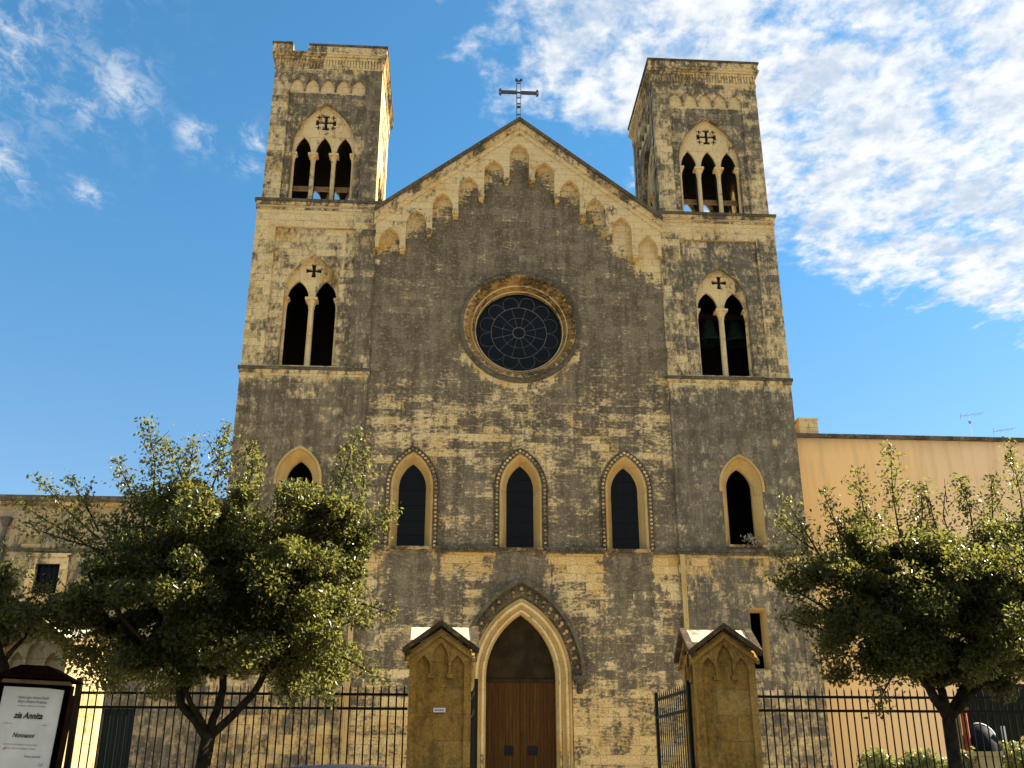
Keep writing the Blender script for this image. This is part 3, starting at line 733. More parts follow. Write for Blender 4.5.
    splay(w, arch(ax, .47, 10.09, 12.25, 13.04, 14), arch(ax, .47, 10.09, 12.25, 13.04, 14), Y0 + .42, Y0 + .56)
    o1 = arch(ax, .84, 12.05, 12.25, 13.48, 14); o2 = arch(ax, .745, 12.05, 12.25, 13.37, 14)
    w.plate(o1 + o2[::-1], [], Y0 - .035, Y0 - .004)
    MB().box(ax - .74, ax + .74, Y0 - .05, Y0 + .45, 9.99, 10.088).build('sill', M['carve'], t)
    w.build('lancet_window', M['gold'], t)
    if sgn > 0:
        w = MB(); q1 = rect(cx + .022, cx + .618, 5.752, 7.848); 
        w.loft([[(x, Y0 - .003, z) for x, z in q1], [(x, Y0 + .45, z) for x, z in rect(cx + .1, cx + .50, 5.85, 7.75)]])
        w.build('slit_window', M['gold'], t)
    bs = shade_sheets
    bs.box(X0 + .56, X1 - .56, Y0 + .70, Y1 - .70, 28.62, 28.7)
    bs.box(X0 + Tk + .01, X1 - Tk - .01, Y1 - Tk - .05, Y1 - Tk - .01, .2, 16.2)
    bs.build('belfry_shade_sheets', M['void'], t)  # near-black sheets added to paint the tower openings as deep shade
    rl = MB()
    rl.box(X0 + Tk + .01, X1 - Tk - .01, Y0 + .9, Y0 + .98, 24.75, 24.95)
    rl.build('rail', M['wood'], t)
    return t
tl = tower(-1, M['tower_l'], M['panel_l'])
trr = tower(1, M['tower_r'], M['panel_r'])
tl['label'] = 'yellower bell tower with a gap in its parapet'; trr['label'] = 'greyer bell tower with intact parapet'

# bells hanging in the right tower
def bell(x, y, zt, label):
    o = thing('church_bell', (x, y, zt - 1.05), label, 'bell', 'bells hung in the right tower')
    MB().lathe([(.02, zt), (.16, zt), (.24, zt - .08), (.29, zt - .35), (.36, zt - .65), (.50, zt - .92), (.54, zt - 1.0), (.48, zt - 1.0), (.3, zt - .6), (.2, zt - .15), (.02, zt - .1)], (x, y, 0), 24).build('bell_body', M['bronze'], o, True)
    MB().box(x - .45, x + .45, y - .09, y + .09, zt + .03, zt + .27).build('yoke', M['old_wood'], o)
    MB().tube([(x, y, zt - .2), (x, y, zt - .95)], .03, 6).ball((x, y, zt - 1.0), .09).build('clapper', M['iron'], o)
bell(7.93, 2.1, 19.95, 'green bronze bell in the left half of the right tower belfry')
bell(9.05, 2.1, 19.95, 'green bronze bell in the right half of the right tower belfry')

random.seed(7)
rng = np.random.default_rng(11)
def leaves(cent, size, norm_bias=None, seed=1, ar=.42):
    """many small folded leaves, one island each, as arrays"""
    r_ = np.random.default_rng(seed); n = len(cent)
    d = r_.normal(size=(n, 3)); d[:, 2] += .25; d /= np.linalg.norm(d, axis=1, keepdims=True)
    up = r_.normal(size=(n, 3)); up[:, 2] += .9
    s = np.cross(d, up); s /= np.linalg.norm(s, axis=1, keepdims=True) + 1e-9
    nn = np.cross(s, d)
    L = (size * r_.uniform(.65, 1.25, n))[:, None]; w = L * ar * .5
    a = cent - d * L * .5; b = cent + s * w + nn * L * .08; c = cent + d * L * .5; e = cent - s * w + nn * L * .08
    v = np.stack([a, b, c, e], 1).reshape(-1, 3)
    i = np.arange(n) * 4
    f = np.concatenate([np.stack([i, i + 1, i + 2], 1), np.stack([i, i + 2, i + 3], 1)])
    return v, f
def leaf_obj(name, v, f, mat, parent):
    off = np.array(WORLD[parent.name]) if parent else np.zeros(3)
    me = bpy.data.meshes.new(name)
    me.vertices.add(len(v)); me.vertices.foreach_set('co', (v - off).astype(np.float32).ravel())
    me.loops.add(len(f) * 3); me.loops.foreach_set('vertex_index', f.astype(np.int32).ravel())
    me.polygons.add(len(f)); me.polygons.foreach_set('loop_start', (np.arange(len(f)) * 3).astype(np.int32))
    me.polygons.foreach_set('loop_total', np.full(len(f), 3, np.int32))
    me.update(calc_edges=True); me.materials.append(mat)
    o = bpy.data.objects.new(name, me); COL.objects.link(o)
    if parent: o.parent = parent; WORLD[o.name] = WORLD[parent.name]
    return o

# plant on the right tower's window ledge
p = thing('ledge_plant', (8.28, -.1, 10.09), 'small pale plant growing on the right tower window ledge', 'plant')
cc = np.array([8.28, -.02, 10.28]) + rng.normal(size=(160, 3)) * np.array([.13, .07, .10])
v, f = leaves(cc, .09, seed=3); leaf_obj('leaf_clump', v, f, M['petal'], p)
stm = MB()
for k in range(7): stm.tube([(8.28, -.02, 10.09), (8.28 + random.uniform(-.2, .2), -.02 + random.uniform(-.08, .08), 10.36)], .008, 4)
stm.build('stem', M['bark'], p)

# ------------------------------------------------------------------ low buildings beside the church
lw = thing('convent_wing', (-14, .5, 0), 'low grey ochre convent wing with dark eaves beside the left tower', 'building')
mb = MB()
mb.plate(rect(-24, -10.42, 0, 11.25), [rect(-16.72, -15.86, 8.15, 9.22), rect(-13.75, -12.72, .9, 4.45)], .5, 1.0)
mb.box(-24, -23.5, 1.0, 12, 0, 11.25); mb.box(-10.9, -10.42, 4.9, 12, 0, 11.25)
mb.build('wall', M['wing'], lw)
MB().box(-24.2, -10.40, .30, 1.1, 11.252, 11.36).build('eaves_moulding', M['cornice'], lw)
MB().box(-24.3, -10.40, .18, 12.2, 11.362, 11.56).build('roof', M['dark'], lw)
w = MB(); w.plate(rect(-16.98, -15.60, 7.98, 9.42), [rect(-16.70, -15.88, 8.17, 9.20)], .44, .498); w.box(-17.05, -15.53, .36, .498, 9.424, 9.55); w.box(-17.05, -15.53, .38, .498, 7.88, 7.978)
w = w.build('window', M['cornice'], lw)
MB().box(-16.8, -15.8, .72, .76, 8.1, 9.3).build('pane', M['glass'], w)
b_ = MB()
for x in (-16.5, -16.29, -16.08): b_.box(x - .012, x + .012, .56, .584, 8.15, 9.22)
for z in (8.5, 8.86): b_.box(-16.72, -15.86, .586, .606, z - .012, z + .012)
b_.build('window_bars', M['iron'], w)
d_ = MB().box(-13.74, -12.73, .66, .72, .9, 4.44)
for k in range(8): d_.box(-13.70 + k * .125, -13.62 + k * .125, .635, .66, 1.0, 4.36)
d_.build('door', M['green_iron'], lw)
dp = MB().add([(-18.13, .2, 10.78), (-17.73, .2, 10.78), (-17.73, .49, 10.78), (-18.13, .49, 10.78), (-18.02, .28, 10.5), (-17.84, .28, 10.5), (-17.84, .46, 10.5), (-18.02, .46, 10.5)], [(0, 1, 2, 3), (4, 5, 6, 7), (0, 1, 5, 4), (1, 2, 6, 5), (2, 3, 7, 6), (3, 0, 4, 7)])
dp.tube([(-17.93, .37, 10.5), (-17.93, .40, 8), (-17.93, .40, .2)], .075, 8)
dp.build('drainpipe', M['zinc'], lw)
MB().box(-24, -10.425, .44, .498, 9.62, 9.74).build('string_course', M['dark'], lw)

rb = thing('peach_building', (16, 1, 0), 'plain peach ochre rendered building beside the right tower', 'building')
mb = MB(); mb.plate(rect(10.42, 34, 0, 14.55), [rect(11.5, 12.1, 6.85, 7.5), rect(16.5, 17.5, 6.1, 7.5), rect(22, 23, 6.1, 7.5)], 1.0, 1.4)
mb.box(33.6, 34, 1.4, 14, 0, 14.55); mb.box(10.42, 10.9, 5.0, 14, 0, 14.55)
mb.build('wall', M['plaster'], rb)
MB().box(10.40, 34.1, .86, 14.1, 14.552, 14.70).build('roof_edge', M['dark'], rb)
MB().box(10.9, 11.64, 1.02, 1.9, 14.704, 15.30).box(10.86, 11.68, .98, 1.94, 15.302, 15.37).build('chimney', M['trim'], rb)
for x, ww, z0, z1 in ((11.5, .6, 6.85, 7.5), (16.5, 1, 6.1, 7.5), (22, 1, 6.1, 7.5)):
    w = MB(); w.plate(rect(x - .14, x + ww + .14, z0 - .10, z1 + .12), [rect(x + .02, x + ww - .02, z0 + .02, z1 - .02)], .95, .998); w.box(x - .2, x + ww + .2, .9, .998, z0 - .22, z0 - .102)
    w = w.build('window', M['pale'], rb)
    MB().box(x + .001, x + ww - .001, 1.2, 1.24, z0, z1).build('pane', M['glass'], w)
def aerial(x, y, z0, z1, label, wide):
    o = thing('tv_aerial', (x, y, z0), label, 'aerial', 'thin aerials on the peach building roof')
    MB().tube([(x, y, z0), (x, y, z1)], .009, 5).build('mast', M['galv'], o)
    b = MB().tube([(x - .1, y, z1 - .08), (x + wide, y, z1 + .02)], .007, 4)
    for k in range(5):
        u = -.1 + (wide + .1) * k / 4
        b.tube([(x + u, y - .22, z1 - .07 + .02 * k), (x + u, y + .22, z1 - .07 + .02 * k)], .005, 4)
    b.tube([(x - .35, y, z1 - .12), (x - .1, y, z1 - .08)], .01, 4); b.tube([(x - .35, y, z1 - .26), (x - .33, y, z1 + .02)], .008, 4)
    b.box(x - .04, x + .04, y - .03, y + .03, z1 - .42, z1 - .32)
    b.build('antenna', M['galv'], o)
aerial(18.0, 1.5, 14.70, 15.90, 'taller thin tv aerial on the peach building roof', .55)
aerial(19.3, 1.6, 14.70, 15.32, 'shorter thin tv aerial at the right edge of the peach roof', .5)

# ------------------------------------------------------------------ gate piers, gates, fences
def pier(cx, label, depth=1.02, name_plate=False):
    y0 = -18.0; y1 = y0 + depth; yc = (y0 + y1) / 2; hw_ = .52; hd = depth / 2
    o = thing('gate_pier', (cx, yc, 0), label, 'gate pier', 'gothic gate piers along the fence')
    s = MB(); s.box(cx - hw_ + .12, cx + hw_ - .12, y0 + .12, y1 - .12, 0, 3.88)
    # corner strips and blind arches on each face
    def face(xf, h):
        pts = []
        tri = [(-.245, .145, 3.30, 3.52), (0, .115, 3.42, 3.82), (.245, .145, 3.30, 3.52)]
        k = h / .52
        holes_ = []
        b0 = [(-h + .085, 3.30)]
        top = []
        for i, (c, w_, zs, za) in enumerate([(-.285, .115, 3.66, 3.88), (0, .135, 3.78, 4.09), (.285, .115, 3.66, 3.88)]):
            top += [(x * k, z) for x, z in ([(c - w_, 3.58)] + arch(c, w_, None, zs, za, 6) + [(c + w_, 3.58)])]
        hole = [(-.41 * k, .6)] + top + [(.41 * k, .6)]
        s.plate([(-h, 0), (h, 0), (h, 3.95), (0, 4.33), (-h, 3.95)], [hole] if h < .8 else [], 0, .10, xf)
        s.plate([(-h + .105, 0), (h - .105, 0), (h - .105, 3.86), (0, 4.24), (-h + .105, 3.86)], [], .085, .118, xf)
        for c in (-.16, .16):
            p0 = xf(c * k - .05, -.02, 3.5); p1 = xf(c * k + .05, .08, 3.6)
            s.box(min(p0[0], p1[0]), max(p0[0], p1[0]), min(p0[1], p1[1]), max(p0[1], p1[1]), 3.51, 3.578)
    face(lambda u, d, z: (cx + u, y0 + d, z), hw_)
    face(lambda u, d, z: (cx - u, y1 - d, z), hw_)
    face(lambda u, d, z: (cx + hw_ - d, yc + u, z), hd - .101)
    face(lambda u, d, z: (cx - hw_ + d, yc - u, z), hd - .101)
    s.build('shaft', M['pier_sunlit'] if depth > 1.5 else M['pier'], o)
    # raking mouldings
    m = MB(); m2 = MB()
    for xf, h in [(lambda u, d, z: (cx + u, y0 + d, z), hw_), (lambda u, d, z: (cx - u, y1 - d, z), hw_), (lambda u, d, z: (cx + hw_ - d, yc + u, z), hd), (lambda u, d, z: (cx - hw_ + d, yc - u, z), hd)]:
        for sg in (-1, 1):
            e = h + .11; zl = 3.87
            m2.plate([(0, 4.19), (sg * (e - .04), zl - .10), (sg * (e - .04), zl - .03), (0, 4.265)], [], -.055, -.002, xf)
            m.plate([(0, 4.365), (sg * e, zl + .04), (sg * e, zl + .13), (0, 4.455)], [], -.125, -.002, xf)
    m.build('gable_coping', M['pier_dark'], o); m2.build('gable_moulding', M['pier'], o)
    # crossed gable roof
    rf_ = MB(); ov = .118; za = 4.43; t_ = .05; kx = .445 / (hw_ + .11)
    def sheet(pa, pb, pc2):       # two slopes falling from a ridge, as thin slabs
        for e0, e1 in (pa, pc2):
            q = [pb[0], pb[1], e1, e0]
            rf_.add([(a_, b2, c_) for a_, b2, c_ in q] + [(a_, b2, c_ - t_) for a_, b2, c_ in q], [(0, 1, 2, 3), (7, 6, 5, 4), (0, 4, 5, 1), (1, 5, 6, 2), (2, 6, 7, 3), (3, 7, 4, 0)])
    zx_ = za - kx * hw_
    sheet([(cx - hw_, y0 - ov, zx_), (cx - hw_, y1 + ov, zx_)], [(cx, y0 - ov, za), (cx, y1 + ov, za)], [(cx + hw_, y0 - ov, zx_), (cx + hw_, y1 + ov, zx_)])
    zb = za - .006
    yy = .13; ze_ = zb - (zb - zx_) * (hd - yy) / hd
    sheet([(cx - hw_ - ov, y0 + yy, ze_), (cx + hw_ + ov, y0 + yy, ze_)], [(cx - hw_ - ov, yc, zb), (cx + hw_ + ov, yc, zb)], [(cx - hw_ - ov, y1 - yy, ze_), (cx + hw_ + ov, y1 - yy, ze_)])
    rf_.build('roof', M['pier_roof'], o)
    if name_plate:
        pl = MB().box(cx - .10, cx + .10, y0 + .035, y0 + .058, 2.965, 3.035).build('name_plate', M['white'], o)
        mk = MB()
        for k in range(7): mk.box(cx - .08 + k * .023, cx - .066 + k * .023, y0 + .031, y0 + .034, 2.985, 3.012)
        mk.build('worn_lettering', M['ink2'], pl)
    return o
pier(-2.62, 'ochre gothic gate pier with a small white plate, left of the gateway', name_plate=True)
pier(2.24, 'ochre gothic gate pier at the right of the gateway, holding the open green gate leaf')
pier(-9.30, 'ochre gothic gate pier behind the notice board at the far left', depth=2.3)

BAR = {}
def bar_mesh(h, r_=.0135, key='b', mat='iron'):
    if key not in BAR:
        o = MB().tube([(0, 0, 0), (0, 0, h - .06), (0, 0, h)], [r_, r_, .002], 6).build('bar', M[mat]); BAR[key] = o.data; bpy.data.objects.remove(o)
    return BAR[key]
def fence(x0, x1, label, stiles=()):
    o = thing('iron_fence', ((x0 + x1) / 2, -17.55, 0), label, 'fence', 'black iron railings in front of the church')
    y = -17.55
    for z in (3.28, 3.05, .55): MB().box(x0, x1, y - .02, y + .02, z - .022, z + .022).build('rail', M['iron'], o)
    n = int((x1 - x0) / .129)
    if n <= 99:
        for k in range(n):
            b = bpy.data.objects.new('bar', bar_mesh(3.02)); COL.objects.link(b); b.parent = o; b.location = (x0 + (k + .5) * (x1 - x0) / n - (x0 + x1) / 2, 0, .42)
    for x in stiles: MB().box(x - .045, x + .045, y - .045, y + .045, 0, 3.52).build('stile', M['iron'], o)
    MB().box(x0, x1, y - .16, y + .16, .1, .45).build('plinth', M['paving'], o)
fence(-8.68, -3.16, 'black iron railing between the notice board and the left gateway pier', (-8.66,))
fence(2.80, 10.4, 'black iron railing right of the gateway, behind the right tree', (8.2,))

def gate(hx, hy, ang, label):
    o = thing('gate_leaf', (hx, hy, 0), label, 'gate', 'dark green iron gate leaves')
    L_ = 1.95
    def bx(x0, x1, z0, z1, t_=.018, nm='frame'):
        return MB().box(hx + x0, hx + x1, hy - t_, hy + t_, z0, z1)
    f_ = bx(0, .06, .2, 3.55, .03); f_.box(hx + L_ - .06, hx + L_, hy - .03, hy + .03, .2, 3.52)
    for z in (.25, 1.7, 3.06, 3.38): f_.box(hx + .06, hx + L_ - .06, hy - .02, hy + .02, z - .025, z + .025)
    f_.build('frame', M['green_iron'], o)
    n = 15
    for k in range(n):
        b = bpy.data.objects.new('bar', bar_mesh(3.3, .012, 'g', 'green_iron')); COL.objects.link(b); b.parent = o
        b.location = (.06 + (k + .5) * (L_ - .12) / n, 0, .22)
    MB().box(hx + L_ - .3, hx + L_ - .04, hy - .035, hy + .035, 1.75, 2.05).build('lock_plate', M['green_iron'], o)
    o.rotation_euler = (0, 0, ang)
gate(1.69, -17.55, R(96), 'dark green iron gate leaf swung open beside the right pier')
gate(-2.0, -17.55, R(90.5), 'dark green iron gate leaf seen edge on beside the left pier')

# ------------------------------------------------------------------ notice board
nbd = thing('notice_board', (-7.05, -23.85, 0), 'dark brown roofed notice board holding a white mourning poster', 'notice board')
MB().box(-7.56, -6.665, -23.90, -23.84, 1.05, 2.79).build('back_panel', M['brown'], nbd)
fm = MB(); fm.box(-6.73, -6.665, -23.95, -23.902, 1.0, 2.78); fm.box(-7.56, -7.42, -23.95, -23.902, 1.0, 2.78); fm.box(-7.42, -6.72, -23.95, -23.902, 1.0, 1.1)
fm.build('frame', M['brown'], nbd)
for x in (-7.50, -6.72): MB().box(x - .05, x + .05, -23.838, -23.74, .1, 2.7).build('leg', M['brown'], nbd)
rf = MB(); rf.add([(-7.50, -24.1, 2.835), (-6.62, -24.1, 2.835), (-6.62, -23.6, 2.835), (-7.50, -23.6, 2.835), (-7.22, -24.02, 2.98), (-6.93, -24.02, 2.98), (-6.93, -23.68, 2.98), (-7.22, -23.68, 2.98)],
                   [(0, 1, 2, 3), (4, 5, 6, 7), (0, 1, 5, 4), (1, 2, 6, 5), (2, 3, 7, 6), (3, 0, 4, 7)])
rf.build('canopy', M['brown'], nbd)
MB().box(-7.42, -6.70, -23.93, -23.86, 2.793, 2.832).build('top_strip', M['wood'], nbd)
po = MB().add([(-7.39, -23.925, 1.72), (-6.735, -23.93, 1.72), (-6.735, -23.925, 2.74), (-6.93, -23.923, 2.752), (-7.39, -23.923, 2.752), (-7.39, -23.905, 1.72), (-6.735, -23.905, 1.72), (-6.735, -23.905, 2.74), (-6.93, -23.904, 2.752), (-7.39, -23.904, 2.752)],
              [(0, 1, 2, 3, 4), (5, 6, 7, 8, 9), (0, 1, 6, 5), (1, 2, 7, 6), (2, 3, 8, 7), (3, 4, 9, 8), (4, 0, 5, 9)]).build('poster', M['paper'], nbd)
def text(s, x, z, width, mat='ink', shear=.3, h=None, bold=0.0):
    c = bpy.data.curves.new('t', 'FONT'); c.body = s; c.align_x = 'CENTER'; c.shear = shear; c.size = .1; c.offset = bold
    ob = bpy.data.objects.new('t', c); COL.objects.link(ob); bpy.context.view_layer.update()
    me = bpy.data.meshes.new_from_object(ob.evaluated_get(bpy.context.evaluated_depsgraph_get()))
    xs = [v.co.x for v in me.vertices]; k = width / (max(xs) - min(xs)); ky = k if h is None else h / .07
    mb = MB(); mb.add([(x + v.co.x * k, -23.9335, z + v.co.y * ky) for v in me.vertices], [tuple(q.vertices) for q in me.polygons])
    bpy.data.objects.remove(ob); bpy.data.curves.remove(c); bpy.data.meshes.remove(me)
    return mb.build('lettering', M[mat], po, recalc=False)
pc_ = -7.055
text('I nipoti Luigi e Adriana Zecchi', pc_, 2.635, .34, h=.028)
text('Sergio e Roberto Pompamea', pc_, 2.592, .31, h=.028)
text('partecipano al dolore per la scomparsa', pc_, 2.553, .30, 'ink2', h=.018)
text('zia Annita', pc_ - .01, 2.43, .31, bold=.003, h=.062)
text('della cara', pc_ - .21, 2.368, .09, 'ink2', h=.014); text('vedova', pc_ + .18, 2.362, .055, 'ink2', h=.014)
text('Nonnanni', pc_ - .02, 2.235, .235, bold=.002, h=.046)
text('Lecce, commemorazione in Santa Croce', pc_ - .03, 2.155, .36, 'ink2', h=.018)
text('giorno 3 alle ore diciotto e trenta', pc_ - .03, 2.115, .33, 'ink2', h=.018)
text('Il tuo ricordo', pc_ + .12, 2.035, .17, h=.024)
text('LE', pc_ + .22, 1.955, .05, 'ink2', h=.03)
MB().add([(-7.262, -23.934, 2.098), (-7.245, -23.934, 2.106), (-7.225, -23.934, 2.132), (-7.243, -23.934, 2.128)], [(0, 1, 2, 3)]).build('red_mark', M['red'], po, recalc=False)

nbd.rotation_euler = (0, R(2.6), 0); nbd.location.x -= .085

# ------------------------------------------------------------------ trees
def tree(name, label, base, fork, r0, limbs, blobs, shoots, n_leaf, seed, cluster_r=.31, dens_k=1.0, lean=0.0):
    rg = np.random.default_rng(seed); rr = random.Random(seed)
    o = thing(name, base, label, 'tree', 'evergreen trees along the street')
    base = Vector(base); fork = Vector(fork)
    tk = MB()
    mid = base.lerp(fork, .5) + Vector((rr.uniform(-.06, .06), 0, 0))
    tk.tube([base, base + Vector((0, 0, .15)), base.lerp(fork, .3), mid, fork], [r0 * 1.5, r0 * 1.15, r0, r0 * .93, r0 * .9], 10)
    tk.ball(fork, r0 * .98, 1, 1, 1)
    nodes = []        # (point, radius)
    lb = MB()
    for pts, ra, rb_ in limbs:
        ra *= .76
        P = [fork] + [Vector(q) for q in pts]
        fine_ = []
        for i in range(len(P) - 1):
            for j in range(4): fine_.append(P[i].lerp(P[i + 1], j / 4) + Vector((rr.uniform(-.03, .03), rr.uniform(-.03, .03), 0)) * (1 if i + j else 0))
        fine_.append(P[-1])
        rs = [ra + (rb_ - ra) * k / (len(fine_) - 1) for k in range(len(fine_))]
        tk.tube(fine_, rs, 8)
        nodes += list(zip(fine_, rs))[2:]
    # cluster centres in the crown volume
    cl = []
    tries = 0
    vol = sum(b[1][0] * b[1][1] * b[1][2] * b[2] for b in blobs)
    for (c, rad, wgt) in blobs:
        want = int(round(330 * dens_k * rad[0] * rad[1] * rad[2] * wgt / vol))
        k = 0
        while k < want:
            d = rg.normal(size=3); d /= np.linalg.norm(d)
            q = d * (rg.uniform(0, 1) ** .42)
            lump = 1 + .16 * math.sin(5.1 * d[0] + seed) * math.cos(4.3 * d[2] + 2 * seed) + .10 * math.sin(9 * d[1] + 7 * d[2])
            pt = np.array(c) + q * np.array(rad) * lump
            cl.append(pt); k += 1
    cl.sort(key=lambda q: (Vector(q) - fork).length)
    bt = MB()
    npos = [n[0] for n in nodes]; nr = [n[1] for n in nodes]
    for q in cl:
        q = Vector(q)
        best = min(range(len(npos)), key=lambda i: (npos[i] - q).length + (.35 if (npos[i] - fork).length > (q - fork).length else 0))
        a = npos[best]; m_ = a.lerp(q, .5) + Vector((rr.uniform(-.08, .08), rr.uniform(-.08, .08), rr.uniform(-.02, .10)))
        ra = min(nr[best] * .7, .05); ra = max(ra, .010)
        bt.tube([a, m_, q], [ra, ra * .75, max(.006, ra * .5)], 5, caps=False)
        npos += [m_, q]; nr += [ra * .75, max(.006, ra * .55)]
    cents = []
    per = max(20, int(n_leaf / len(cl)))
    for q in cl:
        k = int(per * rg.uniform(.4, 1.6)); s = cluster_r * rg.uniform(.55, 1.25)
        d = rg.normal(size=(k, 3)); d /= np.linalg.norm(d, axis=1, keepdims=True)
        cents.append(q + d * (rg.uniform(.1, 1, (k, 1)) ** .6) * s * np.array([1, 1, .8]))
    # upright shoots
    for (p0, p1, nl) in shoots:
        p0 = Vector(p0); p1 = Vector(p1)
        side = Vector((rr.uniform(-.12, .12), rr.uniform(-.12, .12), 0))
        L_ = [p0, p0.lerp(p1, .5) + side, p1]
        bt.tube(L_, [.016, .011, .004], 5, caps=False)
        for j in range(int(nl * 2.6)):
            t_ = rr.uniform(0.0, 1.02); e = L_[0].lerp(L_[1], t_ * 2) if t_ < .5 else L_[1].lerp(L_[2], t_ * 2 - 1)
            w_ = .155 * (1.15 - .75 * t_)
            cents.append(np.array([e]) + rg.normal(size=(1, 3)) * w_ * np.array([1, 1, .8]))
        for j in range(3):
            t_ = rr.uniform(.1, .75); e = p0.lerp(p1, t_); tip = e + Vector((rr.uniform(-.28, .28), rr.uniform(-.2, .2), rr.uniform(.15, .4)))
            bt.tube([e, tip], [.008, .003], 4, caps=False)
            for _ in range(nl // 9):
                u = rr.uniform(.1, 1); cents.append(np.array([e.lerp(tip, u)]) + rg.normal(size=(1, 3)) * .055)
    cents = np.concatenate(cents)
    tk.build('trunk', M['bark'], o, True); bt.build('branches', M['bark'], o, True)
    v, f = leaves(cents, .074, seed=seed + 5, ar=.5)
    leaf_obj('crown', v, f, M['leaf'], o)
    return o
def shoot_set(rg, cx, cy, z0, n, spread, zlo, zhi):
    out = []
    for _ in range(n):
        x = cx + rg.uniform(-spread, spread); y = cy + rg.uniform(-.7, .7)
        h = rg.uniform(zlo, zhi); out.append(((x, y, z0), (x + rg.uniform(-.25, .25), y + rg.uniform(-.15, .15), z0 + h), int(60 + 60 * h)))
    return out
rr = random.Random(5)
Yt = -20.5
left_sh = [((-7.0, Yt, 5.7), (-7.25, Yt, 7.08), 190), ((-6.75, Yt + .2, 5.8), (-6.55, Yt + .2, 6.85), 150), ((-6.15, Yt - .2, 5.8), (-6.05, Yt, 7.0), 190), ((-5.75, Yt + .1, 5.8), (-5.6, Yt, 6.75), 170),
           ((-4.4, Yt, 5.6), (-4.0, Yt, 6.98), 210), ((-4.1, Yt + .2, 5.5), (-3.85, Yt, 6.7), 160), ((-3.9, Yt - .2, 5.2), (-3.35, Yt, 5.75), 110),
           ((-7.7, Yt, 5.2), (-8.85, Yt + .2, 6.2), 130), ((-7.7, Yt - .1, 5.3), (-8.3, Yt, 6.15), 110), ((-7.5, Yt, 4.9), (-9.0, Yt, 5.75), 120), ((-7.6, Yt - .2, 5.0), (-8.75, Yt - .2, 5.35), 90),
           ((-7.2, Yt + .3, 5.6), (-7.75, Yt + .3, 6.55), 110), ((-6.4, Yt - .4, 5.8), (-6.85, Yt - .4, 6.6), 120),
           ((-4.0, Yt - .3, 3.5), (-3.35, Yt - .4, 3.15), 60), ((-4.4, Yt - .6, 3.4), (-4.05, Yt - .6, 2.85), 70), ((-4.8, Yt - .5, 3.3), (-4.6, Yt - .5, 2.80), 50), ((-3.8, Yt, 4.3), (-3.3, Yt, 4.15), 50)]
tree('evergreen_tree', 'dense dark evergreen tree in front of the left tower and left railing', (-5.93, Yt, .12), (-5.82, Yt, 2.42), .11,
     [([(-6.2, Yt - .1, 2.85), (-6.35, Yt - .2, 3.5), (-6.9, Yt - .3, 4.5), (-7.1, Yt, 5.4)], .10, .03), ([(-5.72, Yt + .1, 2.9), (-5.8, Yt + .3, 3.7), (-5.9, Yt + .3, 4.9), (-5.7, Yt + .2, 5.9)], .085, .03),
      ([(-5.35, Yt - .1, 2.85), (-4.95, Yt - .3, 3.4), (-4.6, Yt - .3, 4.4), (-4.3, Yt - .1, 5.4)], .08, .03), ([(-6.1, Yt - .3, 3.0), (-7.0, Yt - .5, 3.9), (-7.6, Yt - .4, 4.5)], .06, .02)],
     [((-5.75, Yt, 4.55), (2.05, 1.7, 1.35), 1.0), ((-6.5, Yt, 5.45), (1.15, 1.1, .75), 1.15), ((-4.6, Yt, 5.3), (.95, 1.0, .75), 1.15), ((-4.55, Yt - .2, 3.75), (1.05, 1.0, .6), 1.0), ((-7.1, Yt, 3.95), (.95, 1.0, .85), 1.0), ((-6.2, Yt - .3, 3.6), (1.2, .9, .5), 1.1)],
     left_sh, 140000, 21)
right_sh = [((4.5, Yt, 5.2), (4.55, Yt, 6.95), 210), ((4.2, Yt + .2, 5.3), (3.95, Yt, 6.5), 150), ((3.6, Yt, 5.0), (3.35, Yt, 6.15), 130), ((3.3, Yt, 4.9), (2.7, Yt, 6.05), 120), ((3.4, Yt - .1, 4.6), (2.45, Yt - .1, 5.15), 110),
            ((3.2, Yt, 4.3), (2.35, Yt, 4.75), 110), ((3.2, Yt - .2, 3.9), (2.4, Yt - .2, 4.15), 100), ((3.1, Yt, 5.2), (2.6, Yt + .1, 5.75), 90), ((5.7, Yt, 5.4), (5.6, Yt, 6.4), 150), ((6.1, Yt + .2, 5.4), (6.15, Yt, 6.45), 150),
            ((6.5, Yt, 5.3), (6.55, Yt, 6.95), 200), ((6.8, Yt - .2, 5.3), (6.95, Yt, 6.3), 140), ((7.2, Yt, 5.1), (7.5, Yt, 6.3), 140), ((4.9, Yt + .2, 5.4), (4.95, Yt, 6.25), 130), ((5.3, Yt, 5.4), (5.35, Yt, 6.2), 20), ((5.15, Yt, 5.3), (5.05, Yt, 6.35), 18),
            ((3.3, Yt - .4, 3.6), (2.75, Yt - .4, 3.45), 60), ((3.9, Yt - .5, 3.3), (3.6, Yt - .5, 2.75), 60), ((6.2, Yt - .5, 3.5), (6.4, Yt - .5, 3.1), 50)]
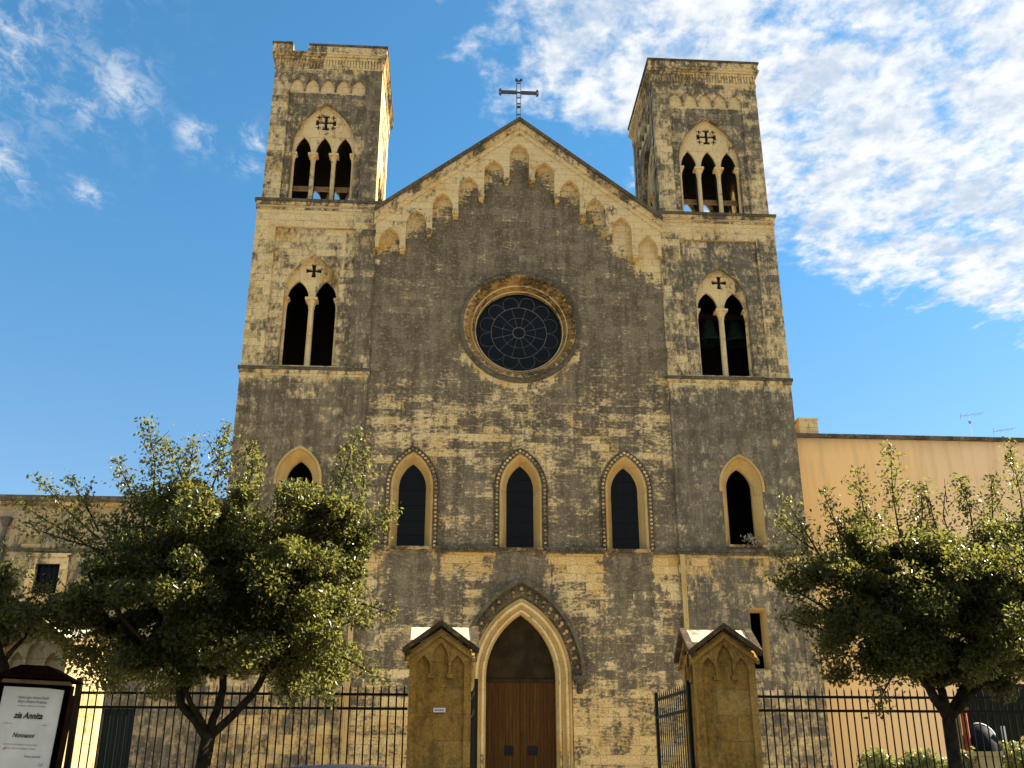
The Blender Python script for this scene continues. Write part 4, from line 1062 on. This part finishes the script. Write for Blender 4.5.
tree('evergreen_tree', 'dense dark evergreen tree in front of the peach building and right railing', (4.82, Yt, .12), (4.84, Yt, 2.70), .105,
     [([(4.55, Yt, 3.3), (4.2, Yt - .1, 4.0), (3.7, Yt, 4.8)], .11, .03), ([(5.3, Yt + .1, 3.3), (5.55, Yt, 4.0), (6.1, Yt, 5.1)], .11, .03), ([(4.9, Yt + .3, 3.6), (4.8, Yt + .4, 4.6), (4.6, Yt + .2, 5.6)], .09, .03), ([(5.5, Yt - .3, 3.4), (6.4, Yt - .4, 4.0), (7.0, Yt - .2, 4.9)], .07, .02)],
     [((5.1, Yt, 4.35), (1.75, 1.6, 1.05), 1.0), ((4.4, Yt, 5.1), (1.05, 1.0, .62), 1.0), ((6.3, Yt, 4.9), (1.25, 1.2, .85), 1.05), ((3.5, Yt, 4.4), (.75, .8, .75), .75), ((6.3, Yt - .2, 3.9), (1.2, 1.1, .6), 1.0), ((4.0, Yt - .2, 3.65), (.8, .9, .5), .9), ((4.9, Yt - .3, 3.35), (1.3, .9, .35), .9), ((3.2, Yt, 4.9), (.55, .6, .4), .7)],
     right_sh, 135000, 34)
far_sh = [((-9.0, Yt - .3, 4.1), (-8.85, Yt - .3, 4.75), 90), ((-9.4, Yt, 4.3), (-9.15, Yt, 5.2), 120), ((-8.6, Yt - .3, 4.0), (-8.2, Yt - .3, 4.45), 90), ((-9.6, Yt - .2, 4.4), (-9.5, Yt, 5.3), 110), ((-8.7, Yt, 3.9), (-7.95, Yt - .1, 4.15), 90)]
tree('evergreen_tree', 'smaller evergreen tree cut by the left edge above the notice board', (-8.35, Yt - .4, .12), (-8.65, Yt - .4, 3.3), .13,
     [([(-8.85, Yt - .4, 3.9), (-9.2, Yt - .4, 4.6)], .09, .03), ([(-9.0, Yt - .3, 3.6), (-9.9, Yt - .3, 4.3)], .07, .02), ([(-8.4, Yt - .3, 3.8), (-8.1, Yt - .3, 4.3)], .05, .02)],
     [((-9.9, Yt - .2, 4.2), (1.2, 1.1, .65), 1.0), ((-8.6, Yt - .3, 4.0), (.75, .7, .28), .9)], far_sh, 45000, 55, .28, .55)

# ------------------------------------------------------------------ things behind the right railing
def hedge(name, x0, x1, zt, label, seed):
    o = thing(name, ((x0 + x1) / 2, -16.6, .12), label, 'hedge', 'clipped hedges behind the right railing')
    rg = np.random.default_rng(seed)
    n = int(5200 * (x1 - x0))
    c = np.stack([rg.uniform(x0, x1, n), rg.uniform(-16.95, -16.25, n), .3 + (zt - .3) * rg.uniform(0, 1, n) ** .45], 1)
    c[:, 2] += .10 * np.sin(c[:, 0] * 7 + seed) * (c[:, 2] > zt - .5) + rg.normal(0, .04, n)
    v, f = leaves(c, .10, seed=seed, ar=.6); leaf_obj('foliage', v, f, M['leaf2'], o)
    s = MB()
    x = x0 + .2
    while x < x1: s.tube([(x, -16.6, .12), (x + .05, -16.6, 1.3), (x, -16.55, zt - .2)], [.03, .02, .01], 5); x += .45
    s.build('stems', M['bark'], o)
hedge('clipped_hedge', 5.0, 7.0, 2.33, 'lower clipped hedge with sunlit top left of the pale block', 3)
hedge('clipped_hedge', 7.75, 10.2, 2.5, 'taller clipped hedge with sunlit top at the right edge', 4)
pb = MB(); pb.box(6.88, 7.42, -16.9, -16.3, .12, 2.34); pb.box(6.85, 7.45, -16.93, -16.27, 2.342, 2.42)
tag(pb.build('stone_block', M['pale'], origin=(7.15, -16.6, .12)), 'pale sunlit stone block standing between the two clipped hedges', 'stone block')
rp = thing('rusty_post', (7.4, -15.7, .12), 'red painted rusty steel post standing behind the pale block', 'post')
MB().tube([(7.44, -15.7, .12), (7.44, -15.7, 3.22)], .055, 10).build('pipe', M['rust'], rp); MB().tube([(7.30, -15.68, .12), (7.30, -15.68, 3.20)], .06, 10).build('pipe', M['wood'], rp)
MB().box(7.2, 7.52, -15.78, -15.62, 3.222, 3.27).build('cap', M['rust'], rp)
ct = thing('round_topped_bin', (7.95, -15.5, .12), 'dark teal round topped container with painted pale glints behind the hedge', 'container')
MB().lathe([(.34, .12), (.36, .3), (.36, 2.35), (.35, 2.58), (.29, 2.78), (.18, 2.92), (.02, 2.97)], (7.78, -15.5, 0), 24).build('shell', M['teal'], ct, True)
MB().tube([(7.78 + .355 * math.cos(a), -15.5, 2.62 + .375 * math.sin(a)) for a in [R(k) for k in range(15, 106, 10)]], .014, 5).build('band', M['white'], ct, True)  # white arc painted as a sun glint on the dome
MB().box(8.13, 8.19, -15.75, -15.69, 2.3, 2.93).build('glint_bar', M['white'], ct)  # upright white bar standing in for a second glint
ds = thing('sheet_metal_hoarding', (11.5, -12, .12), 'dark green sheet hoarding behind the railing at the right edge', 'hoarding')
s = MB()
prof = []
for k in range(96):
    x = 9.25 + k * .06; prof.append((x, -12 + (.025 if (k // 2) % 2 else 0)))
s.loft([[(x, y, .3) for x, y in prof], [(x, y, 4.02) for x, y in prof]], False)
s.loft([[(x, y + .02, .3) for x, y in prof], [(x, y + .02, 4.02) for x, y in prof]], False)
s.build('sheet', M['tarp'], ds)
for x in (9.3, 11.2, 13.1, 14.9): MB().box(x - .05, x + .05, -11.95, -11.85, .12, 4.0).build('post', M['iron'], ds)
MB().box(9.2, 15.0, -12.02, -11.93, 4.024, 4.1).build('top_rail', M['iron'], ds)

# ------------------------------------------------------------------ parked car whose roof shows at the bottom
car = thing('parked_car', (-3.42, -27.9, 0), 'dark blue tall car with only its curved roof showing below the left railing', 'car')
cxx, cy0 = -3.42, -28.2
def sect(y, z0, zb, zr, wb, wr):
    pts = []
    half = [(wb * .80, z0), (wb, z0 + .12), (wb * 1.02, (z0 + zb) / 2), (wb * .97, zb), ((wb + wr) / 2, (zb + zr) / 2 - .02), (wr, zr - .12), (wr * .80, zr - .045), (wr * .45, zr - .012)]
    pts = [(cxx + a, y, b) for a, b in half] + [(cxx, y, zr)] + [(cxx - a, y, b) for a, b in half[::-1]]
    return pts
b = MB()
b.loft([sect(cy0, .45, .95, 1.15, .80, .66), sect(cy0 + .08, .32, 1.02, 1.62, .86, .66), sect(cy0 + .45, .28, 1.05, 1.83, .90, .68), sect(cy0 + 1.5, .26, 1.05, 1.885, .91, .70), sect(cy0 + 2.4, .26, 1.05, 1.85, .91, .68), sect(cy0 + 3.1, .26, 1.04, 1.40, .90, .66), sect(cy0 + 3.4, .26, 1.0, 1.12, .89, .72), sect(cy0 + 4.2, .30, .85, .98, .86, .70), sect(cy0 + 4.4, .42, .70, .80, .78, .60)], True, True)
b.build('body', M['carpaint'], car, True)
w = MB()
for s in (-1, 1):
    w.add([(cxx + s * .90, cy0 + .5, 1.10), (cxx + s * .90, cy0 + 2.9, 1.10), (cxx + s * .76, cy0 + 2.4, 1.64), (cxx + s * .75, cy0 + .6, 1.66)], [(0, 1, 2, 3)])
w.add([(cxx - .70, cy0 - .012, 1.10), (cxx + .70, cy0 - .012, 1.10), (cxx + .60, cy0 + .06, 1.58), (cxx - .60, cy0 + .06, 1.58)], [(0, 1, 2, 3)])
w.build('windows', M['carglass'], car)
for (wx_, wy) in [(-.80, .85), (.80, .85), (-.80, 3.45), (.80, 3.45)]:
    t_ = MB(); rings = []
    for dx_, r_ in [(-.10, .26), (-.11, .33), (-.06, .345), (.06, .345), (.11, .33), (.10, .26)]:
        rings.append([(cxx + wx_ + dx_, cy0 + wy + r_ * math.cos(2 * math.pi * k / 24), .35 + r_ * math.sin(2 * math.pi * k / 24)) for k in range(24)])
    t_.loft(rings)
    wh = t_.build('wheel', M['rubber'], car, True)
    MB().loft([[(cxx + wx_ + d_, cy0 + wy + .25 * math.cos(2 * math.pi * k / 24), .35 + .25 * math.sin(2 * math.pi * k / 24)) for k in range(24)] for d_ in (-.085, .085)], True, True).build('rim', M['alloy'], wh)
for s in (-1, 1): MB().box(cxx + s * .72 - .08, cxx + s * .72 + .08, cy0 - .03, cy0 + .1, .95, 1.25).build('tail_lamp', M['lampred'], car)
MB().box(cxx - .82, cxx + .82, cy0 - .08, cy0 + .1, .42, .62).build('bumper', M['rubber'], car)
for s in (-1, 1): MB().box(cxx + s * .98 - .08, cxx + s * .98 + .08, cy0 + 2.75, cy0 + 2.85, 1.05, 1.20).build('wing_mirror', M['carpaint'], car)
